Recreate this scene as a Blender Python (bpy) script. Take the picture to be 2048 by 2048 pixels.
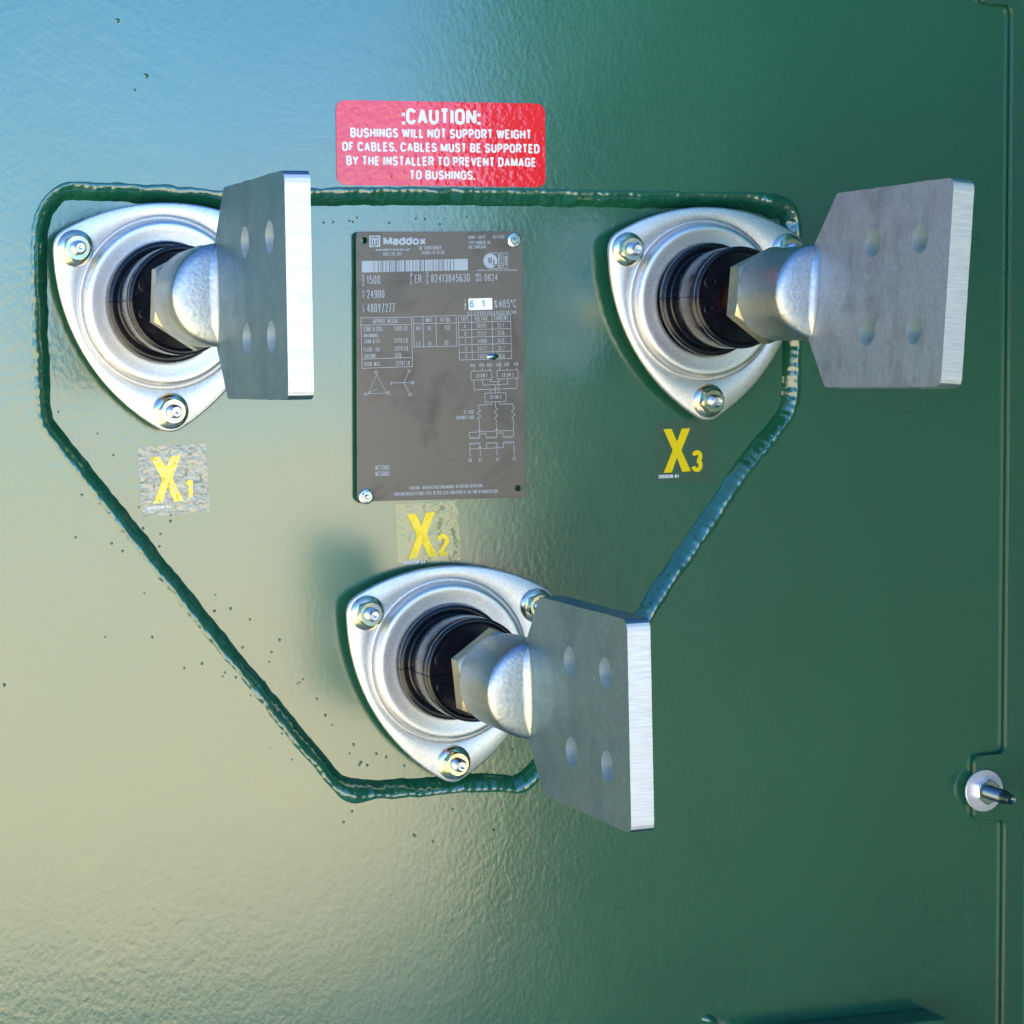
import bpy, bmesh, math, random
from mathutils import Vector, Matrix, noise
from mathutils.geometry import tessellate_polygon

S = bpy.context.scene
for o in list(bpy.data.objects):
    bpy.data.objects.remove(o)
COL = S.collection

# ---------------------------------------------------------------- camera
CAMERA = dict(yaw=0.35040,pitch=0.07324,roll=-0.00451,dist=1.49033,focal=2.61389)
def cam_axes():
    y, p, r = CAMERA['yaw'], CAMERA['pitch'], CAMERA['roll']
    F = Vector((math.sin(y) * math.cos(p), math.cos(y) * math.cos(p), -math.sin(p)))
    R = F.cross(Vector((0, 0, 1))).normalized()
    U = R.cross(F)
    return R * math.cos(r) + U * math.sin(r), U * math.cos(r) - R * math.sin(r), F
R_, U_, F_ = cam_axes()
cd = bpy.data.cameras.new('camera')
cam = bpy.data.objects.new('camera', cd)
COL.objects.link(cam)
m3 = Matrix((R_, U_, -F_)).transposed()
cam.matrix_world = Matrix.Translation(-F_ * CAMERA['dist']) @ m3.to_4x4()
cd.sensor_width = 36
cd.lens = 36 * CAMERA['focal']
cd.clip_start = 0.05
cd.clip_end = 2000
S.camera = cam

# ---------------------------------------------------------------- light
SUN_EL, SUN_ROT = math.radians(28), math.radians(-15)
w = bpy.data.worlds.new('World')
S.world = w
w.use_nodes = True
wn = w.node_tree
bg = wn.nodes['Background']
sky = wn.nodes.new('ShaderNodeTexSky')
sky.sky_type = 'NISHITA'
sky.sun_disc = False
sky.sun_elevation = SUN_EL
sky.sun_rotation = SUN_ROT
sky.altitude = 300
sky.air_density = 1.0
sky.dust_density = 0.0
sky.ozone_density = 10.0
wn.links.new(sky.outputs[0], bg.inputs[0])
bg.inputs[1].default_value = 0.06
sd = bpy.data.lights.new('sun', 'SUN')
sd.energy = 5.0
sd.angle = math.radians(0.53)
sd.color = (1.0, 0.92, 0.76)
sun = bpy.data.objects.new('sun', sd)
COL.objects.link(sun)
sdir = Vector((math.sin(SUN_ROT) * math.cos(SUN_EL), math.cos(SUN_ROT) * math.cos(SUN_EL), math.sin(SUN_EL)))
sun.rotation_euler = sdir.to_track_quat('Z', 'Y').to_euler()
sun.location = sdir * 20
vs = S.view_settings
S.display_settings.display_device = 'sRGB'
vs.view_transform = 'Standard'
vs.look = 'None'
vs.gamma = 1
vs.exposure = 3.12
S.cycles.max_bounces = 8
S.cycles.use_denoising = True

# ---------------------------------------------------------------- measures
GRAVEL_A = (0.58, 0.48, 0.3)
GRAVEL_B = (0.7, 0.6, 0.4)
GROUND_TILT = 0.0
LEDGE_Z = -0.3055
SIDE_DEPTH = 1.0
LEAN = 1.5
NP_CENTRE = [-40.82, 81.57]
NP_CORNERS = [[-48.0, 73.18], [47.65, 73.91], [49.04, -73.74], [-48.69, -73.35]]
NP_TEXT = [
    ('Maddox', -32.64, 65.87, -8.22, 66.27, 4.74, 2),
    ('www.maddoxtransformer.com', -37.12, 62.83, -17.72, 63.09, 1.51, 0),
    ('800-270-2011', -32.69, 60.17, -22.0, 60.42, 1.92, 0),
    ('3Ø  TRANSFORMER', -12.37, 63.54, 0.52, 63.85, 2.08, 0),
    ('240806-3P 317.00', -10.94, 61.01, 2.34, 61.32, 1.93, 0),
    ('ONAN', 16.44, 69.52, 19.97, 69.61, 1.94, 0),
    ('60 HZ', 22.2, 69.71, 26.28, 69.81, 1.89, 0),
    ('65°C RISE', 30.65, 69.86, 37.48, 70.03, 1.84, 0),
    ('TYPE II MINERAL OIL', 16.43, 66.51, 29.27, 66.83, 2.04, 0),
    ('DOE COMPLIANT', 16.41, 64.22, 26.75, 64.47, 1.89, 0),
    ('K', -44.75, 48.22, -43.69, 48.24, 2.1, 0),
    ('V', -44.77, 45.97, -43.71, 45.99, 2.1, 0),
    ('A', -44.79, 43.72, -43.73, 43.74, 2.1, 0),
    ('1500', -42.19, 44.93, -34.67, 45.08, 4.54, 0),
    ('M', -17.4, 49.11, -16.38, 49.13, 2.15, 0),
    ('F', -17.41, 46.82, -16.4, 46.84, 2.15, 0),
    ('R', -17.43, 44.52, -16.41, 44.54, 2.15, 0),
    ('ER', -14.8, 45.53, -11.05, 45.6, 4.46, 0),
    ('S', -8.08, 49.32, -7.11, 49.34, 2.15, 0),
    ('E', -8.09, 47.02, -7.13, 47.04, 2.15, 0),
    ('R', -8.11, 44.72, -7.14, 44.74, 2.15, 0),
    ('82413845630', -5.41, 45.78, 16.85, 46.23, 4.42, 0),
    ('MFG.', 20.56, 48.75, 23.82, 48.82, 2.05, 0),
    ('DATE', 20.54, 46.3, 24.08, 46.37, 1.99, 0),
    ('0824', 25.61, 46.5, 33.26, 46.65, 3.94, 0),
    ('H', -44.72, 39.58, -43.72, 39.6, 2.17, 0),
    ('V', -44.74, 37.27, -43.74, 37.28, 2.17, 0),
    ('24900', -42.15, 37.21, -32.3, 37.39, 4.44, 0),
    ('L', -44.68, 31.77, -43.73, 31.78, 2.12, 0),
    ('V', -44.7, 29.5, -43.75, 29.51, 2.12, 0),
    ('480Y/277', -42.17, 29.54, -26.4, 29.79, 4.75, 0),
    ('I', 13.63, 34.78, 14.77, 34.8, 2.06, 0),
    ('M', 13.62, 32.56, 14.76, 32.58, 2.06, 0),
    ('P', 13.6, 30.35, 14.74, 30.37, 2.06, 0),
    ('%@85°C', 31.1, 31.77, 44.27, 31.99, 4.36, 0),
    ('% IZ IS @ BASE KVA & RATED VOLTAGE', 15.54, 28.09, 44.53, 28.54, 1.84, 0),
    ('APPROX. WEIGHT', -38.83, 23.41, -24.32, 23.62, 2.53, 0),
    ('CORE & COIL', -44.22, 19.19, -33.3, 19.34, 2.58, 0),
    ('5160 LB', -26.7, 19.54, -19.44, 19.64, 2.59, 0),
    ('TANK & FIT', -44.27, 12.62, -35.05, 12.74, 2.43, 0),
    ('3179 LB', -26.75, 12.94, -19.22, 13.04, 2.44, 0),
    ('FLUID : OIL', -44.31, 8.22, -34.99, 8.33, 2.43, 0),
    ('3959 LB', -26.79, 8.53, -19.1, 8.61, 2.44, 0),
    ('TOTAL WGT.', -44.38, 0.28, -34.52, 0.37, 2.43, 0),
    ('12297 LB', -26.11, 0.54, -17.98, 0.62, 2.44, 0),
    ('(UNTANKING)', -44.4, 15.91, -35.93, 16.02, 2.12, 0),
    ('(GALLONS)', -44.24, 4.88, -37.24, 4.96, 2.18, 0),
    ('528', -26.5, 4.92, -23.03, 4.95, 2.49, 0),
    ('MAT', -8.53, 24.06, -5.19, 24.11, 2.55, 0),
    ('KV BIL', -0.07, 24.17, 5.6, 24.26, 2.5, 0),
    ('HV', -14.3, 19.46, -11.78, 19.5, 2.59, 0),
    ('AL', -7.48, 19.68, -5.33, 19.71, 2.55, 0),
    ('150', 1.95, 19.87, 5.19, 19.92, 2.55, 0),
    ('LV', -14.1, 11.11, -11.84, 11.14, 2.55, 0),
    ('AL', -7.27, 11.21, -5.12, 11.24, 2.55, 0),
    ('30', 2.0, 11.55, 4.22, 11.57, 2.45, 0),
    ('TAPS', 11.72, 24.57, 15.96, 24.64, 2.51, 0),
    ('VOLTAGE', 19.77, 24.79, 27.4, 24.91, 2.51, 0),
    ('CURRENT', 31.06, 24.84, 39.29, 24.96, 2.67, 0),
    ('A', 13.43, 20.73, 14.68, 20.74, 2.35, 0),
    ('26145', 20.78, 20.79, 26.51, 20.87, 2.41, 0),
    ('33.1', 32.8, 20.92, 36.69, 20.98, 2.42, 0),
    ('B', 13.63, 16.53, 14.88, 16.54, 2.36, 0),
    ('25522', 20.86, 16.58, 26.59, 16.65, 2.41, 0),
    ('33.9', 32.94, 16.7, 36.83, 16.75, 2.42, 0),
    ('C', 13.82, 12.32, 15.07, 12.34, 2.36, 0),
    ('24900', 20.95, 12.37, 26.68, 12.44, 2.41, 0),
    ('34.8', 33.08, 12.48, 36.98, 12.53, 2.42, 0),
    ('D', 14.01, 8.12, 15.26, 8.13, 2.36, 0),
    ('24277', 21.03, 8.16, 26.76, 8.22, 2.41, 0),
    ('35.7', 33.22, 8.26, 37.12, 8.3, 2.42, 0),
    ('E', 14.2, 3.91, 15.45, 3.92, 2.36, 0),
    ('23655', 21.12, 3.95, 26.85, 4.0, 2.41, 0),
    ('36.6', 33.37, 4.03, 37.26, 4.07, 2.42, 0),
    ('H1A', 17.16, -0.89, 19.78, -0.87, 2.05, 0),
    ('H2A', 22.34, -0.74, 24.97, -0.72, 2.06, 0),
    ('H3A', 26.82, -0.69, 29.45, -0.66, 2.06, 0),
    ('H3B', 32.46, -0.59, 35.1, -0.57, 2.06, 0),
    ('H2B', 37.13, -0.54, 39.77, -0.52, 2.06, 0),
    ('H1B', 42.58, -0.44, 45.22, -0.42, 2.07, 0),
    ('LB SW 1', 20.35, -6.58, 26.68, -6.53, 2.21, 0),
    ('LB SW 2', 35.67, -6.41, 42.27, -6.36, 2.17, 0),
    ('LB SW 3', 28.53, -18.59, 34.79, -18.56, 2.17, 0),
    ('H2', -38.28, -4.04, -36.47, -4.03, 1.93, 0),
    ('H1', -44.21, -15.78, -42.41, -15.77, 1.93, 0),
    ('H3', -31.46, -15.3, -29.65, -15.29, 1.93, 0),
    ('X1', -29.39, -9.99, -27.58, -9.98, 1.93, 0),
    ('X2', -19.35, -3.5, -17.53, -3.49, 1.94, 0),
    ('X3', -19.02, -16.2, -17.2, -16.19, 1.94, 0),
    ('X0', -17.63, -9.79, -15.81, -9.78, 1.94, 0),
    ('CL  FUSE', 13.14, -26.46, 19.03, -26.44, 1.95, 0),
    ('BAYONET  FUSE', 8.83, -29.47, 19.12, -29.45, 1.95, 0),
    ('MT33065', -38.14, -56.24, -30.14, -56.27, 2.55, 0),
    ('MT33065', -38.17, -59.66, -30.17, -59.69, 2.65, 0),
    ('CAUTION - READ INSTRUCTION MANUAL 103 BEFORE OPERATING', -18.72, -67.67, 23.72, -67.34, 1.95, 0),
    ('CONTAINS NO DETECTABLE LEVEL OF PCB (LESS THAN 1PPM) AT THE TIME OF MANUFACTURE', -27.59, -70.81, 32.92, -70.73, 2.05, 0),
    ('X0', 15.6, -53.25, 17.51, -53.25, 2.06, 0),
    ('X1', 21.5, -53.12, 23.41, -53.13, 2.07, 0),
    ('X2', 31.64, -53.05, 33.57, -53.05, 2.07, 0),
    ('X3', 41.5, -52.86, 43.43, -52.86, 2.08, 0),
    ('LIQUID-FILLED DISTRIBUTION TRANSFORMER', 21.23, 52.08, 45.08, 52.29, 0.77, 1)]
NP_VTEXT = [
    ('CERTIFIED', 34.88, 53.89, 34.92, 61.17, 1.48, 1),
    ('SAFETY US-CA', 37.08, 54.25, 37.11, 61.08, 0.82, 1),
    ('E524095', 38.73, 55.28, 38.75, 60.42, 1.32, 1)]
NP_LINES = [
    [[-45.79, 26.62], [-16.92, 26.9], [-16.49, -0.07], [-45.35, -0.77], [-45.79, 26.62]],
    [[-45.56, 22.74], [-16.85, 22.94]],
    [[-45.35, 4.29], [-16.55, 4.87]],
    [[-15.9, 27.15], [8.87, 27.66], [9.2, 10.93], [-15.44, 10.62], [-15.9, 27.15]],
    [[-10.38, 27.23], [-10.13, 10.67]],
    [[-2.96, 27.35], [-2.59, 10.71]],
    [[-15.77, 23.29], [9.01, 23.57]],
    [[10.11, 27.55], [40.68, 28.19], [41.22, 3.8], [10.67, 3.18], [10.11, 27.55]],
    [[17.72, 27.72], [18.22, 3.36]],
    [[29.82, 27.93], [30.29, 3.6]],
    [[10.36, 23.81], [41.05, 24.43]],
    [[10.34, 19.72], [41.03, 20.31]],
    [[10.31, 15.63], [41.01, 16.19]],
    [[10.28, 11.53], [40.99, 12.06]],
    [[10.26, 7.28], [40.97, 7.78]],
    [[17.37, -3.05], [29.28, -2.77], [29.69, -7.67], [17.39, -7.93], [17.37, -3.05]],
    [[32.56, -2.81], [44.94, -2.54], [45.08, -7.24], [32.81, -7.56], [32.56, -2.81]],
    [[25.27, -15.35], [37.72, -15.11], [37.97, -19.92], [25.62, -20.25], [25.27, -15.35]],
    [[18.9, -1.37], [18.9, -2.92]],
    [[23.98, -1.43], [23.97, -2.97]],
    [[28.46, -1.48], [28.45, -3.02]],
    [[34.11, -1.18], [34.1, -2.62]],
    [[38.61, -1.23], [38.6, -2.67]],
    [[44.01, -1.29], [44.0, -2.73]],
    [[18.87, -7.95], [19.11, -13.3], [44.34, -12.77], [44.2, -7.34]],
    [[24.05, -7.86], [24.31, -10.8], [38.84, -10.37], [38.75, -7.43]],
    [[28.59, -7.76], [28.69, -8.95], [34.07, -8.76], [34.02, -7.57]],
    [[33.63, -9.01], [32.69, -10.29], [33.89, -11.34], [32.78, -12.87], [33.88, -13.92], [33.98, -15.21]],
    [[31.42, -10.69], [31.97, -11.83], [30.86, -13.1], [31.85, -14.15], [31.56, -15.33]],
    [[28.94, -13.23], [29.04, -15.3]],
    [[-37.06, -4.31], [-41.92, -14.55], [-31.66, -14.28], [-37.06, -4.31]],
    [[-41.65, -14.4], [-39.79, -13.26]],
    [[-38.99, -12.76], [-38.03, -12.22]],
    [[-37.49, -11.87], [-36.85, -11.52]],
    [[-27.25, -8.9], [-21.64, -8.82], [-19.09, -3.91]],
    [[-21.64, -8.82], [-18.84, -13.7]],
    [[-21.37, -8.83], [-20.3, -8.79]],
    [[-19.66, -8.8], [-18.37, -8.76]],
    [[29.29, -20.12], [29.28, -21.46], [21.68, -21.86], [21.77, -23.82]],
    [[31.54, -20.05], [31.74, -23.46]],
    [[33.96, -20.09], [34.11, -21.38], [41.82, -21.4], [41.98, -22.85]],
    [[21.77, -23.82], [22.22, -24.09], [22.55, -24.37], [22.68, -24.63], [22.57, -24.9], [22.26, -25.16], [21.83, -25.42], [21.41, -25.68], [21.1, -25.94], [20.99, -26.2], [21.12, -26.47], [21.45, -26.74], [21.89, -27.02], [22.34, -27.29], [22.67, -27.56], [22.8, -27.83], [22.69, -28.1], [22.38, -28.36], [21.95, -28.62], [21.52, -28.88], [21.21, -29.14], [21.11, -29.4], [21.23, -29.67], [21.56, -29.94], [22.01, -30.22]],
    [[31.74, -23.46], [32.19, -23.75], [32.52, -24.02], [32.65, -24.3], [32.54, -24.57], [32.23, -24.84], [31.8, -25.11], [31.37, -25.37], [31.06, -25.64], [30.95, -25.91], [31.08, -26.19], [31.41, -26.47], [31.86, -26.75], [32.31, -27.03], [32.64, -27.31], [32.77, -27.58], [32.66, -27.85], [32.35, -28.12], [31.92, -28.39], [31.49, -28.65], [31.18, -28.92], [31.07, -29.19], [31.2, -29.47], [31.53, -29.75], [31.98, -30.03]],
    [[41.92, -22.85], [42.37, -23.15], [42.7, -23.45], [42.83, -23.74], [42.73, -24.03], [42.41, -24.32], [41.98, -24.6], [41.55, -24.88], [41.24, -25.17], [41.13, -25.46], [41.26, -25.75], [41.59, -26.05], [42.04, -26.35], [42.49, -26.65], [42.83, -26.94], [42.95, -27.24], [42.85, -27.53], [42.53, -27.81], [42.1, -28.1], [41.67, -28.38], [41.36, -28.67], [41.25, -28.96], [41.38, -29.25], [41.71, -29.55], [42.16, -29.85]],
    [[22.01, -30.22], [22.23, -39.82]],
    [[31.98, -30.03], [32.21, -39.6]],
    [[42.16, -29.85], [42.28, -39.44]],
    [[16.22, -39.8], [16.08, -36.81], [21.15, -36.6], [21.6, -35.68], [22.69, -35.59], [23.23, -36.58], [31.01, -36.47], [31.46, -35.55], [32.56, -35.47], [33.1, -36.36], [42.13, -36.17]],
    [[16.23, -39.39], [16.41, -39.78], [16.59, -40.11], [16.77, -40.33], [16.96, -40.4], [17.14, -40.32], [17.33, -40.09], [17.51, -39.75], [17.7, -39.35], [17.88, -39.74], [18.06, -40.07], [18.25, -40.29], [18.43, -40.37], [18.61, -40.28], [18.8, -40.05], [18.99, -39.72], [19.17, -39.32], [19.35, -39.71], [19.54, -40.04], [19.72, -40.26], [19.9, -40.33], [20.09, -40.25], [20.27, -40.02], [20.46, -39.68], [20.65, -39.28], [20.83, -39.67], [21.01, -40.0], [21.2, -40.22], [21.38, -40.3], [21.56, -40.21], [21.75, -39.98], [21.94, -39.64], [22.12, -39.25]],
    [[26.06, -39.32], [26.25, -39.71], [26.44, -40.05], [26.62, -40.26], [26.81, -40.34], [27.0, -40.26], [27.19, -40.03], [27.38, -39.69], [27.57, -39.29], [27.76, -39.68], [27.94, -40.01], [28.13, -40.23], [28.32, -40.3], [28.51, -40.22], [28.7, -39.99], [28.89, -39.65], [29.08, -39.25], [29.27, -39.64], [29.45, -39.98], [29.64, -40.2], [29.83, -40.27], [30.02, -40.19], [30.21, -39.96], [30.4, -39.62], [30.59, -39.22], [30.77, -39.61], [30.96, -39.94], [31.15, -40.16], [31.34, -40.24], [31.53, -40.15], [31.72, -39.92], [31.91, -39.58], [32.1, -39.18]],
    [[36.11, -39.16], [36.3, -39.55], [36.48, -39.88], [36.67, -40.1], [36.86, -40.18], [37.04, -40.09], [37.23, -39.86], [37.42, -39.52], [37.61, -39.12], [37.8, -39.52], [37.98, -39.85], [38.17, -40.07], [38.36, -40.14], [38.55, -40.06], [38.73, -39.83], [38.92, -39.49], [39.11, -39.09], [39.3, -39.48], [39.49, -39.81], [39.67, -40.03], [39.86, -40.11], [40.05, -40.02], [40.24, -39.79], [40.43, -39.45], [40.62, -39.05], [40.8, -39.45], [40.99, -39.78], [41.18, -40.0], [41.36, -40.07], [41.55, -39.99], [41.74, -39.76], [41.93, -39.42], [42.12, -39.02]],
    [[22.24, -37.75], [25.8, -37.67], [26.06, -39.89]],
    [[32.22, -37.53], [35.96, -37.5], [36.11, -39.68]],
    [[16.36, -43.62], [16.55, -43.22], [16.74, -42.88], [16.93, -42.65], [17.11, -42.57], [17.3, -42.64], [17.48, -42.86], [17.67, -43.19], [17.85, -43.58], [18.04, -43.18], [18.23, -42.85], [18.41, -42.62], [18.6, -42.53], [18.79, -42.61], [18.97, -42.83], [19.16, -43.16], [19.34, -43.55], [19.53, -43.15], [19.72, -42.81], [19.9, -42.58], [20.09, -42.5], [20.28, -42.58], [20.46, -42.79], [20.64, -43.13], [20.83, -43.52], [21.02, -43.12], [21.2, -42.78], [21.39, -42.55], [21.58, -42.47], [21.76, -42.54], [21.95, -42.76], [22.13, -43.09], [22.32, -43.48]],
    [[26.31, -43.51], [26.51, -43.11], [26.7, -42.77], [26.88, -42.55], [27.07, -42.46], [27.26, -42.54], [27.45, -42.76], [27.64, -43.09], [27.82, -43.48], [28.01, -43.08], [28.2, -42.74], [28.39, -42.51], [28.58, -42.43], [28.77, -42.5], [28.96, -42.72], [29.14, -43.06], [29.33, -43.45], [29.52, -43.05], [29.71, -42.71], [29.9, -42.48], [30.09, -42.4], [30.28, -42.47], [30.47, -42.69], [30.65, -43.02], [30.84, -43.41], [31.03, -43.01], [31.22, -42.67], [31.41, -42.44], [31.6, -42.36], [31.79, -42.44], [31.98, -42.66], [32.16, -42.99], [32.35, -43.38]],
    [[36.2, -43.41], [36.39, -43.01], [36.58, -42.67], [36.77, -42.44], [36.96, -42.35], [37.15, -42.43], [37.34, -42.65], [37.53, -42.98], [37.72, -43.37], [37.91, -42.97], [38.1, -42.63], [38.29, -42.4], [38.48, -42.32], [38.67, -42.4], [38.86, -42.62], [39.04, -42.95], [39.23, -43.34], [39.42, -42.94], [39.61, -42.6], [39.8, -42.37], [39.99, -42.29], [40.18, -42.36], [40.37, -42.58], [40.56, -42.91], [40.75, -43.31], [40.94, -42.91], [41.13, -42.56], [41.32, -42.34], [41.51, -42.25], [41.7, -42.33], [41.89, -42.55], [42.08, -42.88], [42.26, -43.27]],
    [[16.37, -42.79], [16.54, -50.12]],
    [[22.32, -43.02], [22.55, -50.15]],
    [[32.35, -42.71], [32.43, -49.96]],
    [[42.27, -42.39], [42.51, -50.08]],
    [[16.46, -45.89], [21.37, -45.89], [21.87, -45.07], [22.86, -45.09], [23.34, -45.88], [31.24, -45.79], [31.85, -44.92], [32.84, -44.94], [33.33, -45.73], [36.19, -45.63], [36.21, -42.53]],
    [[26.3, -45.79], [26.32, -42.58]],
    [[39.2, 61.96], [29.57, 62.02], [28.67, 61.94], [27.81, 61.69], [27.02, 61.29], [26.32, 60.75], [25.75, 60.1], [25.32, 59.35], [25.06, 58.55], [24.96, 57.71], [25.05, 56.87], [25.3, 56.07], [25.72, 55.32], [26.29, 54.67], [26.98, 54.14], [27.77, 53.74], [28.63, 53.5], [29.52, 53.42], [39.16, 53.69], [39.2, 61.96], [39.2, 61.96]],
    [[35.53, 61.84], [35.65, 53.64]]]
NP_QUADS = [
    (1, [[-40.71, 71.09], [-37.81, 71.15], [-37.82, 70.31], [-39.77, 70.26], [-39.73, 65.79], [-37.76, 65.86], [-37.68, 64.95], [-40.63, 64.82]]),
    (1, [[-37.3, 71.15], [-34.41, 71.28], [-34.43, 65.05], [-37.29, 64.95], [-37.34, 65.86], [-35.34, 65.94], [-35.37, 70.4], [-37.3, 70.31]]),
    (1, [[-39.35, 69.79], [-35.68, 69.9], [-35.64, 66.18], [-36.42, 66.17], [-36.44, 68.99], [-37.07, 68.99], [-37.05, 66.17], [-37.95, 66.16], [-37.97, 68.95], [-38.5, 68.94], [-38.47, 66.16], [-39.29, 66.16]]),
    (1, [[-44.98, 57.36], [15.84, 58.78], [15.8, 52.5], [-45.04, 51.17]]),
    (2, [[-38.64, 57.51], [-38.43, 57.52], [-38.49, 51.32], [-38.7, 51.31]]),
    (2, [[-37.69, 57.53], [-37.48, 57.54], [-37.53, 51.34], [-37.75, 51.33]]),
    (2, [[-35.89, 57.58], [-35.47, 57.59], [-35.52, 51.38], [-35.95, 51.37]]),
    (2, [[-34.41, 57.61], [-34.2, 57.62], [-34.25, 51.41], [-34.46, 51.4]]),
    (2, [[-33.83, 57.62], [-33.61, 57.63], [-33.67, 51.42], [-33.88, 51.42]]),
    (2, [[-33.24, 57.64], [-32.82, 57.65], [-32.87, 51.44], [-33.29, 51.43]]),
    (2, [[-31.54, 57.68], [-31.28, 57.68], [-31.33, 51.47], [-31.6, 51.47]]),
    (2, [[-30.91, 57.69], [-30.7, 57.7], [-30.75, 51.48], [-30.96, 51.48]]),
    (2, [[-29.42, 57.73], [-28.89, 57.74], [-28.94, 51.52], [-29.47, 51.51]]),
    (2, [[-28.15, 57.76], [-27.88, 57.76], [-27.93, 51.55], [-28.2, 51.54]]),
    (2, [[-27.4, 57.77], [-27.19, 57.78], [-27.24, 51.56], [-27.45, 51.56]]),
    (2, [[-26.44, 57.8], [-26.23, 57.8], [-26.28, 51.58], [-26.49, 51.58]]),
    (2, [[-25.86, 57.81], [-25.17, 57.83], [-25.22, 51.61], [-25.91, 51.59]]),
    (2, [[-24.42, 57.84], [-24.15, 57.85], [-24.2, 51.63], [-24.47, 51.62]]),
    (2, [[-23.68, 57.86], [-23.46, 57.87], [-23.51, 51.64], [-23.72, 51.64]]),
    (2, [[-22.72, 57.88], [-22.45, 57.89], [-22.5, 51.66], [-22.77, 51.66]]),
    (2, [[-20.85, 57.93], [-20.16, 57.94], [-20.21, 51.71], [-20.9, 51.7]]),
    (2, [[-19.41, 57.96], [-19.2, 57.96], [-19.24, 51.74], [-19.46, 51.73]]),
    (2, [[-17.91, 57.99], [-17.65, 58.0], [-17.7, 51.77], [-17.96, 51.76]]),
    (2, [[-16.04, 58.04], [-15.62, 58.05], [-15.66, 51.81], [-16.09, 51.8]]),
    (2, [[-14.33, 58.08], [-14.12, 58.08], [-14.17, 51.85], [-14.38, 51.84]]),
    (2, [[-13.64, 58.09], [-13.42, 58.1], [-13.47, 51.86], [-13.68, 51.86]]),
    (2, [[-12.35, 58.12], [-12.09, 58.13], [-12.13, 51.89], [-12.4, 51.88]]),
    (2, [[-11.71, 58.14], [-11.17, 58.15], [-11.22, 51.91], [-11.76, 51.9]]),
    (2, [[-10.42, 58.17], [-10.21, 58.17], [-10.26, 51.93], [-10.47, 51.93]]),
    (2, [[-9.46, 58.19], [-8.92, 58.2], [-8.97, 51.96], [-9.5, 51.95]]),
    (2, [[-7.31, 58.24], [-7.04, 58.25], [-7.09, 52.0], [-7.36, 51.99]]),
    (2, [[-5.76, 58.28], [-5.54, 58.28], [-5.59, 52.03], [-5.8, 52.03]]),
    (2, [[-4.47, 58.31], [-4.04, 58.32], [-4.08, 52.07], [-4.51, 52.06]]),
    (2, [[-2.75, 58.35], [-2.48, 58.35], [-2.52, 52.1], [-2.79, 52.09]]),
    (2, [[-1.4, 58.38], [-0.97, 58.39], [-1.01, 52.13], [-1.44, 52.12]]),
    (2, [[-0.49, 58.4], [-0.27, 58.4], [-0.31, 52.15], [-0.53, 52.14]]),
    (2, [[0.48, 58.42], [0.75, 58.43], [0.71, 52.17], [0.44, 52.16]]),
    (2, [[1.13, 58.44], [1.35, 58.44], [1.3, 52.18], [1.09, 52.18]]),
    (2, [[1.72, 58.45], [2.15, 58.46], [2.11, 52.2], [1.68, 52.19]]),
    (2, [[3.77, 58.5], [4.04, 58.5], [4.0, 52.24], [3.73, 52.24]]),
    (2, [[5.34, 58.53], [5.88, 58.55], [5.84, 52.28], [5.3, 52.27]]),
    (2, [[7.5, 58.58], [7.93, 58.6], [7.89, 52.33], [7.46, 52.32]]),
    (3, [[16.14, 36.94], [29.93, 37.22], [30.11, 30.9], [16.26, 30.59]])]
NP_DISC = [29.16, 57.72, 3.93]
NP_SIX = [
    ('6', 16.76, 31.87, 19.37, 31.92, 4.2, 1),
    ('.', 20.57, 31.71, 21.82, 31.73, 1.38, 1),
    ('1', 23.62, 32.05, 25.91, 32.09, 4.25, 1)]
NP_UL = [
    ('U', 27.85, 56.39, 29.87, 56.43, 3.43, 1),
    ('L', 30.68, 55.11, 32.48, 55.15, 3.33, 1)]
NP_SCREWS = [[43.07, 69.0], [-43.74, -70.68]]
NP_HOLES = [[-43.46, 68.54], [44.63, -68.42]]
NP_DENT = [30.14, 4.94]
CAUTION_CENTRE = [-39.75, 202.68]
CAUTION_CORNERS = [[-60.21, 22.46], [60.02, 23.21], [60.29, -22.67], [-60.1, -23.0]]
CAUTION_TEXT = [
    (':CAUTION:', -22.89, 10.16, 22.15, 10.72, 8.83, 1),
    ('BUSHINGS WILL NOT SUPPORT WEIGHT', -52.26, 2.59, 52.02, 3.42, 5.32, 1),
    ('OF CABLES. CABLES MUST BE SUPPORTED', -57.0, -4.8, 56.76, -4.21, 5.12, 1),
    ('BY THE INSTALLER TO PREVENT DAMAGE', -54.7, -12.35, 54.67, -11.76, 5.19, 1),
    ('TO BUSHINGS.', -18.87, -19.6, 18.94, -19.32, 5.17, 1)]
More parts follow.
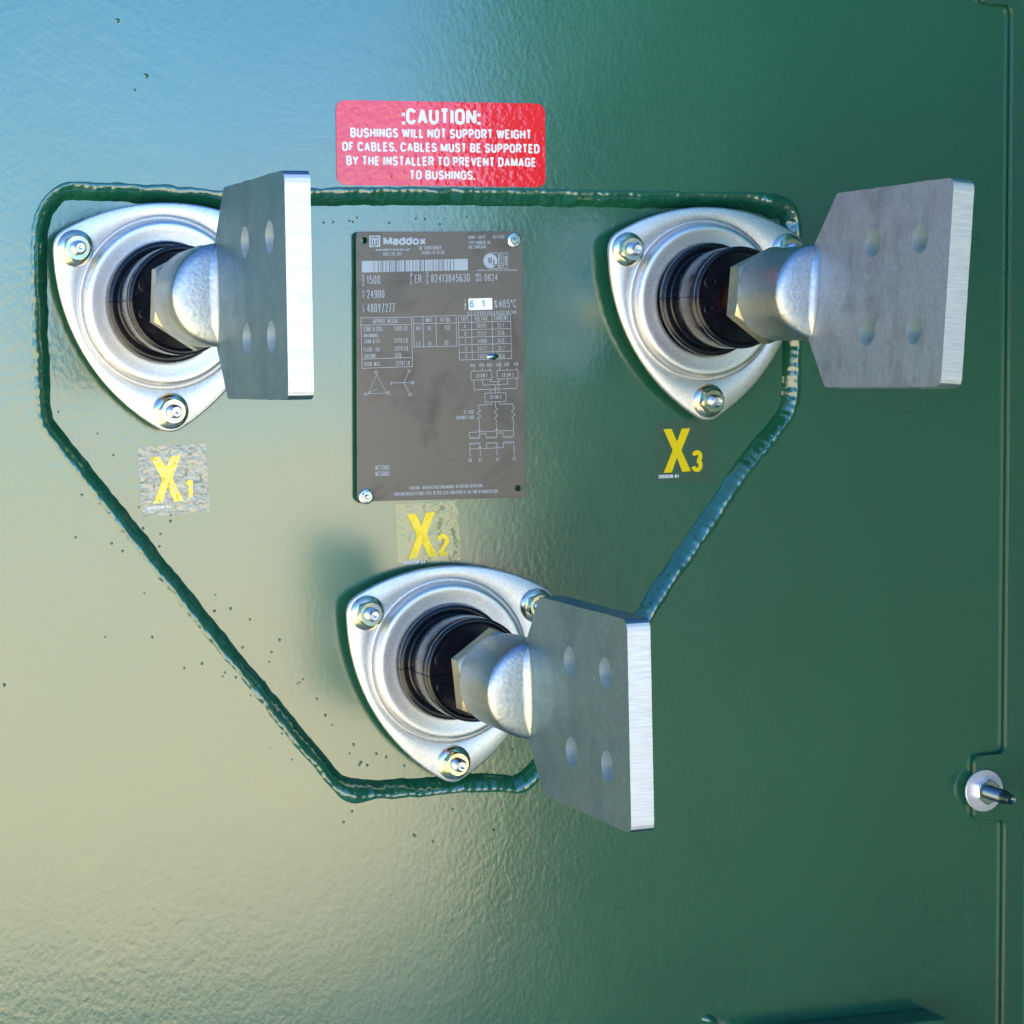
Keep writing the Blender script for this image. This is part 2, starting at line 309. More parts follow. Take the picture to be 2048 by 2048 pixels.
STICKERS = [
    ([-190.02, 22.47], [[-19.35, 17.71], [17.51, 19.01], [19.3, -17.59], [-17.47, -19.13]], [[-12.68, 12.28], [-8.06, 12.56], [-4.36, 7.04], [-1.33, 12.77], [3.74, 13.01], [-0.94, 0.73], [5.09, -11.48], [0.01, -11.89], [-3.81, -3.62], [-6.6, -12.26], [-11.64, -12.39], [-6.56, -0.23]], ('1', 5.37, -11.35, 10.74, -11.34, 12.06, 1), ('300008-61', -14.9, -15.48, -2.0, -14.96, 1.52, 1)),
    ([-47.6, -10.43], [[-19.02, 16.0], [17.48, 17.6], [19.09, -17.1], [-17.55, -16.5]], [[-12.25, 10.51], [-7.15, 10.85], [-3.9, 3.82], [-1.14, 11.19], [4.04, 11.32], [-0.78, -0.73], [5.17, -13.43], [0.34, -13.55], [-3.52, -5.38], [-6.59, -13.82], [-11.54, -14.13], [-6.5, -1.55]], ('2', 5.38, -13.21, 12.43, -12.99, 12.28, 1), ('300008-61', -14.71, -17.17, -1.95, -16.9, 1.72, 1)),
    ([106.46, 31.32], [[-18.85, 18.24], [18.36, 18.03], [18.72, -17.94], [-18.23, -18.33]], [[-12.61, 12.91], [-7.58, 12.94], [-4.2, 5.58], [-1.21, 13.0], [4.05, 13.11], [-1.46, 0.64], [4.45, -11.5], [-0.88, -11.81], [-4.26, -3.59], [-7.48, -11.95], [-12.46, -12.06], [-6.84, 0.75]], ('3', 4.83, -12.01, 11.73, -12.11, 12.51, 1), ('300008-61', -15.77, -15.17, -2.98, -15.08, 2.01, 1))]
WELD_PATH = [(-148.16, 171.58), (-162.65, 171.42), (-196.97, 173.84), (-225.15, 174.62), (-244.1, 174.95), (-252.2, 170.48), (-258.16, 161.1), (-260.65, 144.64), (-260.45, 108.91), (-260.1, 81.33), (-259.4, 57.82), (-255.1, 49.42), (-238.7, 28.2), (-217.97, 1.0), (-199.78, -22.19), (-177.12, -51.53), (-151.23, -84.31), (-124.94, -117.61), (-108.65, -137.57), (-101.2, -146.26), (-92.76, -151.21), (-76.92, -151.37), (-52.32, -152.09), (-30.56, -151.42), (-8.58, -152.25), (10.44, -150.47), (42.61, -110.74), (62.09, -84.52), (80.04, -62.61), (94.81, -41.96), (117.93, -12.36), (141.22, 18.99), (161.34, 41.46), (171.44, 55.05), (173.4, 76.43), (173.58, 119.13), (172.78, 155.58), (169.7, 167.68), (161.63, 171.23), (140.92, 174.04), (107.93, 173.99), (59.35, 174.07), (11.83, 174.44), (-49.95, 174.34), (-98.13, 173.81)]
SPATTER = [(-222.54, 36.31, 0.57, 1), (-240.83, 16.05, 0.71, 0), (-244.41, -6.19, 0.64, 0), (-225.32, -10.04, 0.71, 0), (-219.58, -14.27, 0.71, 0), (-209.31, 8.25, 0.5, 1), (-207.13, -2.95, 0.71, 1), (-197.77, -6.27, 0.57, 1), (-198.46, -12.89, 0.64, 1), (-192.09, 3.44, 0.5, 1), (-192.37, 0.42, 0.78, 1), (-208.25, -37.15, 0.5, 0), (-168.17, -40.22, 0.5, 1), (-168.88, -48.78, 0.78, 1), (-159.99, -47.86, 0.78, 1), (-149.33, -54.22, 0.64, 1), (-204.37, -60.8, 0.71, 0), (-180.5, -51.47, 0.71, 0), (-132.96, -66.22, 0.78, 1), (-153.5, -69.29, 0.71, 1), (-137.41, -72.55, 0.64, 1), (-177.5, -76.21, 0.78, 0), (-187.15, -78.08, 0.64, 0), (-164.91, -81.78, 0.64, 0), (-158.95, -84.67, 0.71, 0), (-166.14, -83.84, 0.57, 0), (-141.37, -88.64, 0.57, 1), (-136.99, -109.3, 0.5, 0), (-133.67, -116.63, 0.57, 0), (-128.09, -131.27, 0.5, 0), (-112.21, -99.48, 0.71, 1), (-91.51, -126.16, 0.64, 1), (-87.99, -136.77, 0.71, 1), (-87.23, -136.09, 0.64, 1), (-83.62, -138.01, 0.64, 1), (-78.3, -131.92, 0.64, 1), (-72.79, -134.32, 0.57, 1), (-93.8, -130.85, 0.57, 1), (-107.49, -108.86, 0.78, 1), (-142.35, -99.5, 0.5, 0), (-150.76, -94.9, 0.5, 0), (-123.07, -90.53, 0.5, 1), (-119.98, -88.3, 0.5, 1), (-103.58, -114.37, 0.5, 1), (-138.81, -77.83, 0.5, 1), (-121.84, -90.0, 0.5, 1), (-229.57, -59.42, 0.5, 0), (-207.93, -15.72, 0.5, 0), (-210.27, -15.87, 0.57, 0), (-226.57, 6.23, 0.78, 0), (-251.33, 59.8, 0.5, 1), (-253.23, 41.24, 0.5, 0), (-230.81, 47.99, 0.5, 1), (-91.6, -125.96, 0.75, 1), (-78.48, -131.82, 0.75, 1), (-72.83, -134.07, 0.75, 1), (-87.44, -135.96, 0.75, 1), (-88.43, -137.55, 0.75, 1), (-83.85, -137.96, 0.75, 1), (-62.37, -139.62, 0.75, 1), (-36.06, -164.91, 0.75, 0), (-59.13, -177.69, 0.75, 0), (-11.96, -178.09, 0.75, 0), (1.34, -134.22, 0.75, 1), (-99.3, -167.68, 0.75, 0), (-94.43, -162.07, 0.75, 0), (-13.55, -146.54, 0.75, 1), (-217.96, 263.54, 1.15, 0), (-203.23, 235.37, 1.15, 0), (-209.4, 227.78, 0.7, 0), (-91.29, 160.84, 0.6, 1), (-89.4, 160.19, 0.6, 1), (-86.92, 162.49, 0.6, 1), (-100.41, 159.9, 0.6, 1), (-105.65, 159.66, 0.6, 1), (-68.71, 159.81, 0.6, 1), (-53.38, 162.29, 0.6, 1), (-48.01, 162.0, 0.6, 1), (-39.41, 159.35, 0.6, 1), (-23.86, 163.55, 0.6, 1), (20.79, 161.17, 0.6, 1), (27.82, 158.47, 0.6, 1), (290.26, -228.77, 0.45, 0), (290.47, -235.96, 0.45, 0), (290.67, -243.16, 0.45, 0), (290.88, -250.36, 0.45, 0), (291.09, -257.57, 0.45, 0), (291.29, -264.79, 0.45, 0), (291.5, -272.01, 0.45, 0), (291.71, -279.23, 0.45, 0), (291.92, -286.46, 0.45, 0), (290.85, -293.58, 0.45, 0), (291.05, -300.82, 0.45, 0), (106.45, -218.22, 0.5, 0), (72.14, -274.85, 0.5, 0), (79.6, -289.31, 0.5, 0), (84.38, -292.55, 0.5, 0), (95.4, -292.99, 0.5, 0), (98.65, -290.87, 0.5, 0), (116.3, -293.76, 0.5, 0), (120.63, -296.0, 0.5, 0), (126.81, -291.33, 0.5, 0), (128.79, -289.44, 0.5, 0), (86.31, -296.74, 0.5, 0), (90.85, -296.44, 0.5, 0), (95.54, 19.91, 0.45, 1), (107.15, -13.1, 0.45, 1), (99.63, -22.31, 0.45, 1), (104.41, -18.06, 0.45, 1), (86.67, -33.19, 0.45, 1), (127.78, 12.82, 0.45, 1), (153.4, 45.78, 0.45, 1), (141.88, -3.67, 0.45, 0), (186.85, -182.86, 0.6, 0), (-283.21, -82.36, 0.9, 0), (-12.48, -178.22, 0.8, 0), (-58.1, -178.35, 0.8, 0), (-47.91, -182.17, 0.8, 0)]
BUSHINGS = [[-0.19674, 0.11655, -0.00159, -0.00346, 0.02352], [-0.04037, -0.08029, -0.02122, 0.01446, -0.00144], [0.1134, 0.1172, 0.0825, 0.05571, 0.02512]]

# ---------------------------------------------------------------- helpers
RECESS = 0.0055          # the plate inside the weld sits this far behind the tank wall

def thing(name, label, cat, loc=(0, 0, 0), group=None):
    o = bpy.data.objects.new(name, None)
    COL.objects.link(o)
    o.location = loc
    o.empty_display_size = 0.02
    o['label'] = label
    o['category'] = cat
    if group:
        o['group'] = group
    return o

class MB:
    """collects vertices and faces for ONE mesh object"""
    def __init__(s):
        s.v, s.f, s.m, s.sm = [], [], [], []
    def add(s, verts, faces, mat=0, smooth=True, mx=None):
        n = len(s.v)
        s.v += [tuple(mx @ Vector(q)) if mx else tuple(q) for q in verts]
        s.f += [[i + n for i in f] for f in faces]
        s.m += [mat] * len(faces)
        s.sm += [smooth] * len(faces)
    def lathe(s, prof, n=96, mat=0, mx=None, c=(0, 0), rfun=None, caps=(False, False)):
        """revolve (radius, out) about the axis pointing out of the wall (-Y)"""
        V, F = [], []
        for r, y in prof:
            for k in range(n):
                a = 2 * math.pi * k / n
                V.append((c[0] + r * math.cos(a), -y, c[1] + r * math.sin(a)))
        for j in range(len(prof) - 1):
            for k in range(n):
                k2 = (k + 1) % n
                F.append([j * n + k, j * n + k2, (j + 1) * n + k2, (j + 1) * n + k])
        if caps[0]:
            F.append(list(range(n))[::-1])
        if caps[1]:
            F.append([(len(prof) - 1) * n + k for k in range(n)])
        s.add(V, F, mat, True, mx)
    def prism(s, loops, y0, y1, mat=0, mx=None, back=True):
        """polygon with holes in (x, z), from out=y0 (back) to out=y1 (front)"""
        pts = [q for l in loops for q in l]
        n = len(pts)
        tri = tessellate_polygon([[Vector((q[0], q[1], 0)) for q in l] for l in loops])
        V = [(q[0], -y1, q[1]) for q in pts] + [(q[0], -y0, q[1]) for q in pts]
        F = []
        for t in tri:
            a, b, c = (Vector((*pts[i], 0)) for i in t)
            t = list(t)
            if (b - a).cross(c - a).z < 0:
                t.reverse()
            F.append(t)
            if back:
                F.append([i + n for i in reversed(t)])
        k = 0
        for li, l in enumerate(loops):
            m = len(l)
            area = sum(l[i - 1][0] * l[i][1] - l[i][0] * l[i - 1][1] for i in range(m))
            for i in range(m):
                j = (i + 1) % m
                q = [k + i, k + i + n, k + j + n, k + j]
                if (area < 0) != (li > 0):
                    q.reverse()
                F.append(q)
            k += m
        s.add(V, F, mat, False, mx)
    def flat(s, loop, y, mat=0, mx=None):
        """one flat polygon at out=y facing out"""
        tri = tessellate_polygon([[Vector((q[0], q[1], 0)) for q in loop]])
        F = []
        for t in tri:
            a, b, c = (Vector((*loop[i], 0)) for i in t)
            t = list(t)
            if (b - a).cross(c - a).z < 0:
                t.reverse()
            F.append(t)
        s.add([(q[0], -y, q[1]) for q in loop], F, mat, False, mx)
    def stroke(s, pts, wd, y, mat=0):
        for a, b in zip(pts, pts[1:]):
            d = Vector((b[0] - a[0], b[1] - a[1]))
            if d.length < 1e-9:
                continue
            d.normalize()
            p = Vector((-d.y, d.x)) * wd / 2
            e = d * wd * 0.35
            A, B = Vector(a) - e, Vector(b) + e
            s.add([(q.x, -y, q.y) for q in (A + p, A - p, B - p, B + p)], [[0, 1, 2, 3]], mat, False)
    def box(s, lo, hi, mat=0, mx=None):
        x0, y0, z0 = lo
        x1, y1, z1 = hi
        V = [(x, y, z) for x in (x0, x1) for y in (y0, y1) for z in (z0, z1)]
        s.add(V, [[0, 1, 3, 2], [4, 6, 7, 5], [0, 4, 5, 1], [2, 3, 7, 6], [0, 2, 6, 4], [1, 5, 7, 3]], mat, False, mx)
    def strip(s, pts, wd, y, mat=0):
        """a flat mitred ribbon of width wd along pts"""
        P = [Vector(pts[0])]
        for q in pts[1:]:
            q = Vector(q)
            if (q - P[-1]).length > 1e-7:
                P.append(q)
        closed = len(P) > 3 and (P[0] - P[-1]).length < 1e-6
        if closed:
            P.pop()
        n = len(P)
        if n < 2:
            return
        if not closed:
            for i in range(1, n - 1):
                if (P[i] - P[i - 1]).normalized().dot((P[i + 1] - P[i]).normalized()) < -0.45:
                    s.strip([tuple(q) for q in P[:i + 1]], wd, y, mat)
                    s.strip([tuple(q) for q in P[i:]], wd, y + 2e-6, mat)
                    return
        V = []
        for i in range(n):
            dp = (P[i] - P[i - 1]).normalized() if (i or closed) else None
            dn = (P[(i + 1) % n] - P[i]).normalized() if (i < n - 1 or closed) else None
            d0, d1 = dp or dn, dn or dp
            t = d0 + d1
            if t.length < 0.25:
                t = d1
            t.normalize()
            m = Vector((-t.y, t.x))
            k = wd / 2 / max(0.74, m.dot(Vector((-d1.y, d1.x))))
            V += [(P[i].x + m.x * k, -y, P[i].y + m.y * k), (P[i].x - m.x * k, -y, P[i].y - m.y * k)]
        F = [[2 * i, 2 * i + 1, 2 * ((i + 1) % n) + 1, 2 * ((i + 1) % n)] for i in range(n if closed else n - 1)]
        s.add(V, F, mat, False)
    def text(s, t, a, b, h, bold, y, mat=0, wt=None):
        """writes t between baseline points a and b, capitals h high, in a plain stroke alphabet"""
        wt = wt or (max(0.088, 0.00021 / h), 0.21, 0.25)[bold]
        gap = (0.19, 0.075, 0.03)[bold]
        a, b = Vector(a), Vector(b)
        d = b - a
        L = d.length
        d.normalize()
        u = Vector((-d.y, d.x))
        adv = [GLYPHS[c][0] for c in t]
        k = (L - wt * h * 0.0) / (sum(adv) + gap * (len(t) - 1))
        x = 0.0
        for c, wdt in zip(t, adv):
            w_ = wdt * k
            sw = min(wt * h, w_ * 0.42) if len(GLYPHS[c][1]) and c not in "I1.:°" else wt * h
            for i, pl in enumerate(GLYPHS[c][1]):
                P = []
                for gx, gy in pl:
                    px = x + (sw / 2 + gx * (w_ - sw) if w_ > sw else w_ / 2)
                    if c in '.:':
                        py = gy * h
                    else:
                        py = sw / 2 + gy * (h - sw)
                    P.append(a + d * px + u * py)
                s.strip(P, sw, y + i * 3e-6, mat)
            x += (wdt + gap) * k
    def build(s, name, mats, parent=None, sharp=38, bevel=0, kind=None, mx=None, seg=2):
        me = bpy.data.meshes.new(name)
        me.from_pydata(s.v, [], s.f)
        for mm in (mats if isinstance(mats, (list, tuple)) else [mats]):
            me.materials.append(mm)
        me.polygons.foreach_set('material_index', s.m)
        me.polygons.foreach_set('use_smooth', [True] * len(s.f) if sharp else s.sm)
        me.update()
        if sharp:
            me.set_sharp_from_angle(angle=math.radians(sharp))
        o = bpy.data.objects.new(name, me)
        COL.objects.link(o)
        if parent:
            o.parent = parent
        if mx:
            o.matrix_local = mx
        if bevel:
            bm = o.modifiers.new('edge', 'BEVEL')
            bm.width = bevel
            bm.segments = seg
            bm.limit_method = 'ANGLE'
            bm.angle_limit = math.radians(50)
            bm.harden_normals = True
        if kind:
            o['kind'] = kind
        return o

def _arc(cx, cy, rx, ry, a0, a1, n=None):
    n = n or max(4, int(abs(a1 - a0) / 15))
    return [(cx + rx * math.cos(math.radians(a0 + (a1 - a0) * k / n)), cy + ry * math.sin(math.radians(a0 + (a1 - a0) * k / n))) for k in range(n + 1)]
def _oval(y0=0.0, y1=1.0, x0=0.0, x1=1.0, r=0.27):
    """closed upright oval with straight sides"""
    rx = (x1 - x0) / 2
    cx = (x0 + x1) / 2
    r = min(r, (y1 - y0) / 2)
    p = [(x1, (y0 + y1) / 2)] + _arc(cx, y1 - r, rx, r, 0, 180) + _arc(cx, y0 + r, rx, r, 180, 360)
    return p + [p[0]]
_A = _arc
GLYPHS = {
    ' ': (0.22, []), 'A': (0.62, [[(0, 0), (0.5, 1), (1, 0)], [(0.17, 0.3), (0.83, 0.3)]]),
    'B': (0.58, [[(0, 0), (0, 1), (0.6, 1)] + _A(0.6, 0.76, 0.36, 0.24, 90, -90)[1:] + [(0, 0.52)], [(0.0, 0.52), (0.55, 0.52)] + _A(0.6, 0.26, 0.4, 0.26, 90, -90) + [(0, 0)]]),
    'C': (0.60, [_A(0.5, 0.72, 0.5, 0.28, 12, 180) + _A(0.5, 0.28, 0.5, 0.28, 180, 348)]),
    'D': (0.60, [[(0, 0), (0, 1), (0.45, 1)] + _A(0.45, 0.7, 0.55, 0.3, 90, 0)[1:] + _A(0.45, 0.3, 0.55, 0.3, 0, -90) + [(0, 0)]]),
    'E': (0.52, [[(1, 1), (0, 1), (0, 0), (1, 0)], [(0, 0.52), (0.88, 0.52)]]), 'F': (0.50, [[(1, 1), (0, 1), (0, 0)], [(0, 0.5), (0.85, 0.5)]]),
    'G': (0.62, [_A(0.5, 0.72, 0.5, 0.28, 12, 180) + _A(0.5, 0.28, 0.5, 0.28, 180, 360) + [(1, 0.47), (0.55, 0.47)]]),
    'H': (0.60, [[(0, 0), (0, 1)], [(1, 0), (1, 1)], [(0, 0.52), (1, 0.52)]]), 'I': (0.19, [[(0.5, 0), (0.5, 1)]]),
    'J': (0.5, [[(1, 1), (1, 0.28)] + _A(0.5, 0.28, 0.5, 0.28, 0, -180)]), 'K': (0.60, [[(0, 0), (0, 1)], [(1, 1), (0, 0.38)], [(0.32, 0.56), (1, 0)]]),
    'L': (0.50, [[(0, 1), (0, 0), (1, 0)]]), 'M': (0.74, [[(0, 0), (0, 1)], [(1, 0), (1, 1)], [(0.05, 0.97), (0.5, 0.06), (0.95, 0.97)]]), 'N': (0.62, [[(0, 0), (0, 1)], [(1, 0), (1, 1)], [(0.04, 0.95), (0.96, 0.05)]]),
    'O': (0.62, [_oval()]), 'P': (0.56, [[(0, 0), (0, 1), (0.6, 1)] + _A(0.6, 0.73, 0.4, 0.27, 90, -90)[1:] + [(0, 0.46)]]),
    'Q': (0.62, [_oval(), [(0.6, 0.25), (1, 0)]]), 'R': (0.60, [[(0, 0), (0, 1), (0.6, 1)] + _A(0.6, 0.75, 0.4, 0.25, 90, -90)[1:] + [(0, 0.5)], [(0.5, 0.5), (1, 0)]]),
    'S': (0.58, [_A(0.5, 0.75, 0.46, 0.25, 15, 270) + _A(0.5, 0.25, 0.5, 0.25, 90, -165)[1:]]),
    'T': (0.56, [[(0, 1), (1, 1)], [(0.5, 1), (0.5, 0)]]), 'U': (0.60, [[(0, 1), (0, 0.28)] + _A(0.5, 0.28, 0.5, 0.28, 180, 360) + [(1, 1)]]),
    'V': (0.60, [[(0, 1), (0.5, 0), (1, 1)]]), 'W': (0.86, [[(0, 1), (0.25, 0), (0.5, 0.95), (0.75, 0), (1, 1)]]), 'X': (0.60, [[(0, 1), (1, 0)], [(0, 0), (1, 1)]]),
    'Y': (0.60, [[(0, 1), (0.5, 0.45), (1, 1)], [(0.5, 0.45), (0.5, 0)]]), 'Z': (0.56, [[(0, 1), (1, 1), (0, 0), (1, 0)]]),
    '0': (0.54, [_oval()]), '1': (0.34, [[(0.1, 0.78), (0.75, 1.0), (0.75, 0)]]),
    '2': (0.54, [_A(0.5, 0.72, 0.5, 0.28, 170, -20) + [(0, 0), (1, 0)]]), '3': (0.54, [_A(0.48, 0.76, 0.46, 0.24, 165, -90) + _A(0.48, 0.26, 0.52, 0.26, 90, -165)[1:]]),
    '4': (0.56, [[(0.75, 0), (0.75, 1), (0, 0.3), (1, 0.3)]]), '5': (0.54, [[(0.92, 1), (0.12, 1), (0.05, 0.55)] + _A(0.48, 0.32, 0.52, 0.32, 120, -160)]),
    '6': (0.54, [_oval(0, 0.6), [(0, 0.35), (0.04, 0.6)] + _A(0.55, 0.68, 0.5, 0.32, 165, 40)]), '7': (0.52, [[(0, 1), (1, 1), (0.3, 0)]]),
    '8': (0.54, [_oval(0.54, 1, 0.07, 0.93, 0.23), _oval(0, 0.54, 0, 1, 0.26)]), '9': (0.54, [_oval(0.4, 1), [(1, 0.65), (0.96, 0.4)] + _A(0.45, 0.32, 0.5, 0.32, -15, -140)]),
    '-': (0.34, [[(0, 0.45), (1, 0.45)]]), '.': (0.17, [[(0.5, 0.0), (0.5, 0.19)]]), ':': (0.17, [[(0.5, 0.0), (0.5, 0.19)], [(0.5, 0.52), (0.5, 0.71)]]),
    '/': (0.46, [[(0, -0.15), (1, 1.1)]]), '(': (0.26, [_A(1.0, 0.5, 1.0, 0.65, 120, 240)]), ')': (0.26, [_A(0.0, 0.5, 1.0, 0.65, -60, 60)]),
    '&': (0.64, [[(1, 0), (0.22, 0.72)] + _A(0.42, 0.82, 0.24, 0.18, 200, -40) + [(0.12, 0.4)] + _A(0.4, 0.22, 0.4, 0.22, 150, 330) + [(0.95, 0.45)]]),
    '%': (0.62, [[(0.1, 0), (0.9, 1)], _oval(0.62, 1, 0, 0.4), _oval(0, 0.38, 0.6, 1)]), '@': (0.66, [_A(0.5, 0.5, 0.5, 0.5, 320, 0)[::-1] + _A(0.5, 0.5, 0.5, 0.5, 0, 310), _oval(0.28, 0.72, 0.3, 0.72)]),
    '°': (0.24, [_oval(0.7, 1, 0, 1)]), 'Ø': (0.62, [_oval(), [(0, 0), (1, 1)]]),
    'a': (0.52, [_oval(0, 0.42, 0, 1, 0.21), [(0.06, 0.58)] + _A(0.5, 0.52, 0.48, 0.2, 150, 0) + [(1, 0)]]), 'd': (0.54, [_oval(0, 0.72, 0, 0.95), [(1, 0), (1, 1.02)]]), 'o': (0.56, [_oval(0, 0.72)]),
    'x': (0.56, [[(0, 0.72), (1, 0)], [(0, 0), (1, 0.72)]]), 'w': (0.76, [[(0, 0.72), (0.25, 0), (0.5, 0.68), (0.75, 0), (1, 0.72)]]),
    'm': (0.80, [[(0, 0), (0, 0.72)], [(0, 0.5)] + _A(0.25, 0.5, 0.25, 0.22, 180, 0) + [(0.5, 0)], [(0.5, 0.5)] + _A(0.75, 0.5, 0.25, 0.22, 180, 0) + [(1, 0)]]),
    'n': (0.52, [[(0, 0), (0, 0.72)], [(0, 0.45)] + _A(0.5, 0.45, 0.5, 0.27, 180, 0) + [(1, 0)]]), 't': (0.34, [[(0.4, 1), (0.4, 0.12), (1, 0)], [(0, 0.72), (1, 0.72)]]),
    'r': (0.34, [[(0, 0), (0, 0.72)], [(0, 0.4), (0.4, 0.68), (1, 0.7)]]), 's': (0.46, [_A(0.5, 0.54, 0.48, 0.18, 20, 270) + _A(0.5, 0.18, 0.5, 0.18, 90, -160)[1:]]),
    'f': (0.34, [[(0.4, 0), (0.4, 0.8), (1, 1)], [(0, 0.7), (1, 0.7)]]), 'e': (0.52, [[(0, 0.38), (1, 0.38)] + _A(0.5, 0.42, 0.5, 0.3, 0, 180) + _A(0.5, 0.27, 0.5, 0.27, 180, 320)]), 'c': (0.50, [_A(0.5, 0.45, 0.5, 0.27, 25, 180) + _A(0.5, 0.27, 0.5, 0.27, 180, 335)]),
}

def mm(pts):
    return [(q[0] / 1000, q[1] / 1000) for q in pts]

def circle(cx, cz, r, n=32):
    return [(cx + r * math.cos(2 * math.pi * k / n), cz + r * math.sin(2 * math.pi * k / n)) for k in range(n)]

def round_poly(pts, r, n=6):
    """round the corners of a polygon; r is one radius or one per corner"""
    out = []
    N = len(pts)
    for i in range(N):
        p, a, b = Vector(pts[i]), Vector(pts[i - 1]), Vector(pts[(i + 1) % N])
        rr = r[i] if isinstance(r, (list, tuple)) else r
        if rr <= 0:
            out.append(tuple(p))
            continue
        da, db = (a - p).normalized(), (b - p).normalized()
        ang = da.angle(db)
        t = min(rr / math.tan(ang / 2), (a - p).length * 0.49, (b - p).length * 0.49)
        A, B = p + da * t, p + db * t
        for k in range(n + 1):
            u = k / n
            q = A.lerp(p, u).lerp(p.lerp(B, u), u)
            out.append(tuple(q))
    return out

# ---------------------------------------------------------------- materials
class NT:
    def __init__(s, name):
        s.mat = bpy.data.materials.new(name)
        s.mat.use_nodes = True
        s.t = s.mat.node_tree
        s.b = s.t.nodes['Principled BSDF']
        s.out = s.t.nodes['Material Output']
        tc = s.t.nodes.new('ShaderNodeTexCoord')
        s.co = tc.outputs['Object']
    def set(s, **k):
        for a, v in k.items():
            i = s.b.inputs[a.replace('_', ' ')]
            if isinstance(v, bpy.types.NodeSocket):
                s.t.links.new(v, i)
            else:
                i.default_value = (*v, 1) if isinstance(v, tuple) and len(v) == 3 and i.type == 'RGBA' else v
        return s
    def lk(s, a, b):
        s.t.links.new(a, b)
    def map(s, scale=(1, 1, 1), rot=(0, 0, 0), loc=(0, 0, 0)):
        n = s.t.nodes.new('ShaderNodeMapping')
        n.inputs['Scale'].default_value = scale
        n.inputs['Rotation'].default_value = rot
        n.inputs['Location'].default_value = loc
        s.lk(s.co, n.inputs[0])
        return n.outputs[0]
    def noise(s, scale, detail=2, rough=0.5, vec=None, dist=0.0):
        n = s.t.nodes.new('ShaderNodeTexNoise')
        n.inputs['Scale'].default_value = scale
        n.inputs['Detail'].default_value = detail
        n.inputs['Roughness'].default_value = rough
        n.inputs['Distortion'].default_value = dist
        s.lk(vec or s.co, n.inputs['Vector'])
        return n.outputs[0]
    def vor(s, scale, feature='F1', vec=None):
        n = s.t.nodes.new('ShaderNodeTexVoronoi')
        n.feature = feature
        n.inputs['Scale'].default_value = scale
        s.lk(vec or s.co, n.inputs['Vector'])
        return n.outputs[0]
    def ramp(s, fac, stops, interp='LINEAR'):
        n = s.t.nodes.new('ShaderNodeValToRGB')
        e = n.color_ramp.elements
        n.color_ramp.interpolation = interp
        while len(e) < len(stops):
            e.new(0.5)
        for el, (p, c) in zip(e, stops):
            el.position = p
            el.color = (c, c, c, 1) if isinstance(c, (int, float)) else (*c, 1)
        s.lk(fac, n.inputs[0])
        return n.outputs[0]
    def rng(s, v, a, b, c, d):
        n = s.t.nodes.new('ShaderNodeMapRange')
        for i, q in enumerate((a, b, c, d)):
            n.inputs[i + 1].default_value = q
        s.lk(v, n.inputs[0])
        return n.outputs[0]
    def math(s, op, a, b=0.0):
        n = s.t.nodes.new('ShaderNodeMath')
        n.operation = op
        for i, q in enumerate((a, b)):
            if isinstance(q, bpy.types.NodeSocket):
                s.lk(q, n.inputs[i])
            else:
                n.inputs[i].default_value = q
        return n.outputs[0]
    def mix(s, fac, a, b):
        n = s.t.nodes.new('ShaderNodeMix')
        n.data_type = 'RGBA'
        for i, q in ((0, fac), (6, a), (7, b)):
            if isinstance(q, bpy.types.NodeSocket):
                s.lk(q, n.inputs[i])
            else:
                n.inputs[i].default_value = (*q, 1) if isinstance(q, tuple) else q
        return n.outputs[2]
    def bump(s, h, dist, strength=1.0, prev=None):
        n = s.t.nodes.new('ShaderNodeBump')
        n.inputs['Strength'].default_value = strength
        n.inputs['Distance'].default_value = dist
        s.lk(h, n.inputs['Height'])
        if prev:
            s.lk(prev, n.inputs['Normal'])
        s.lk(n.outputs[0], s.b.inputs['Normal'])
        return n.outputs[0]
    def sep(s):
        n = s.t.nodes.new('ShaderNodeSeparateXYZ')
        s.lk(s.co, n.inputs[0])
        return n.outputs

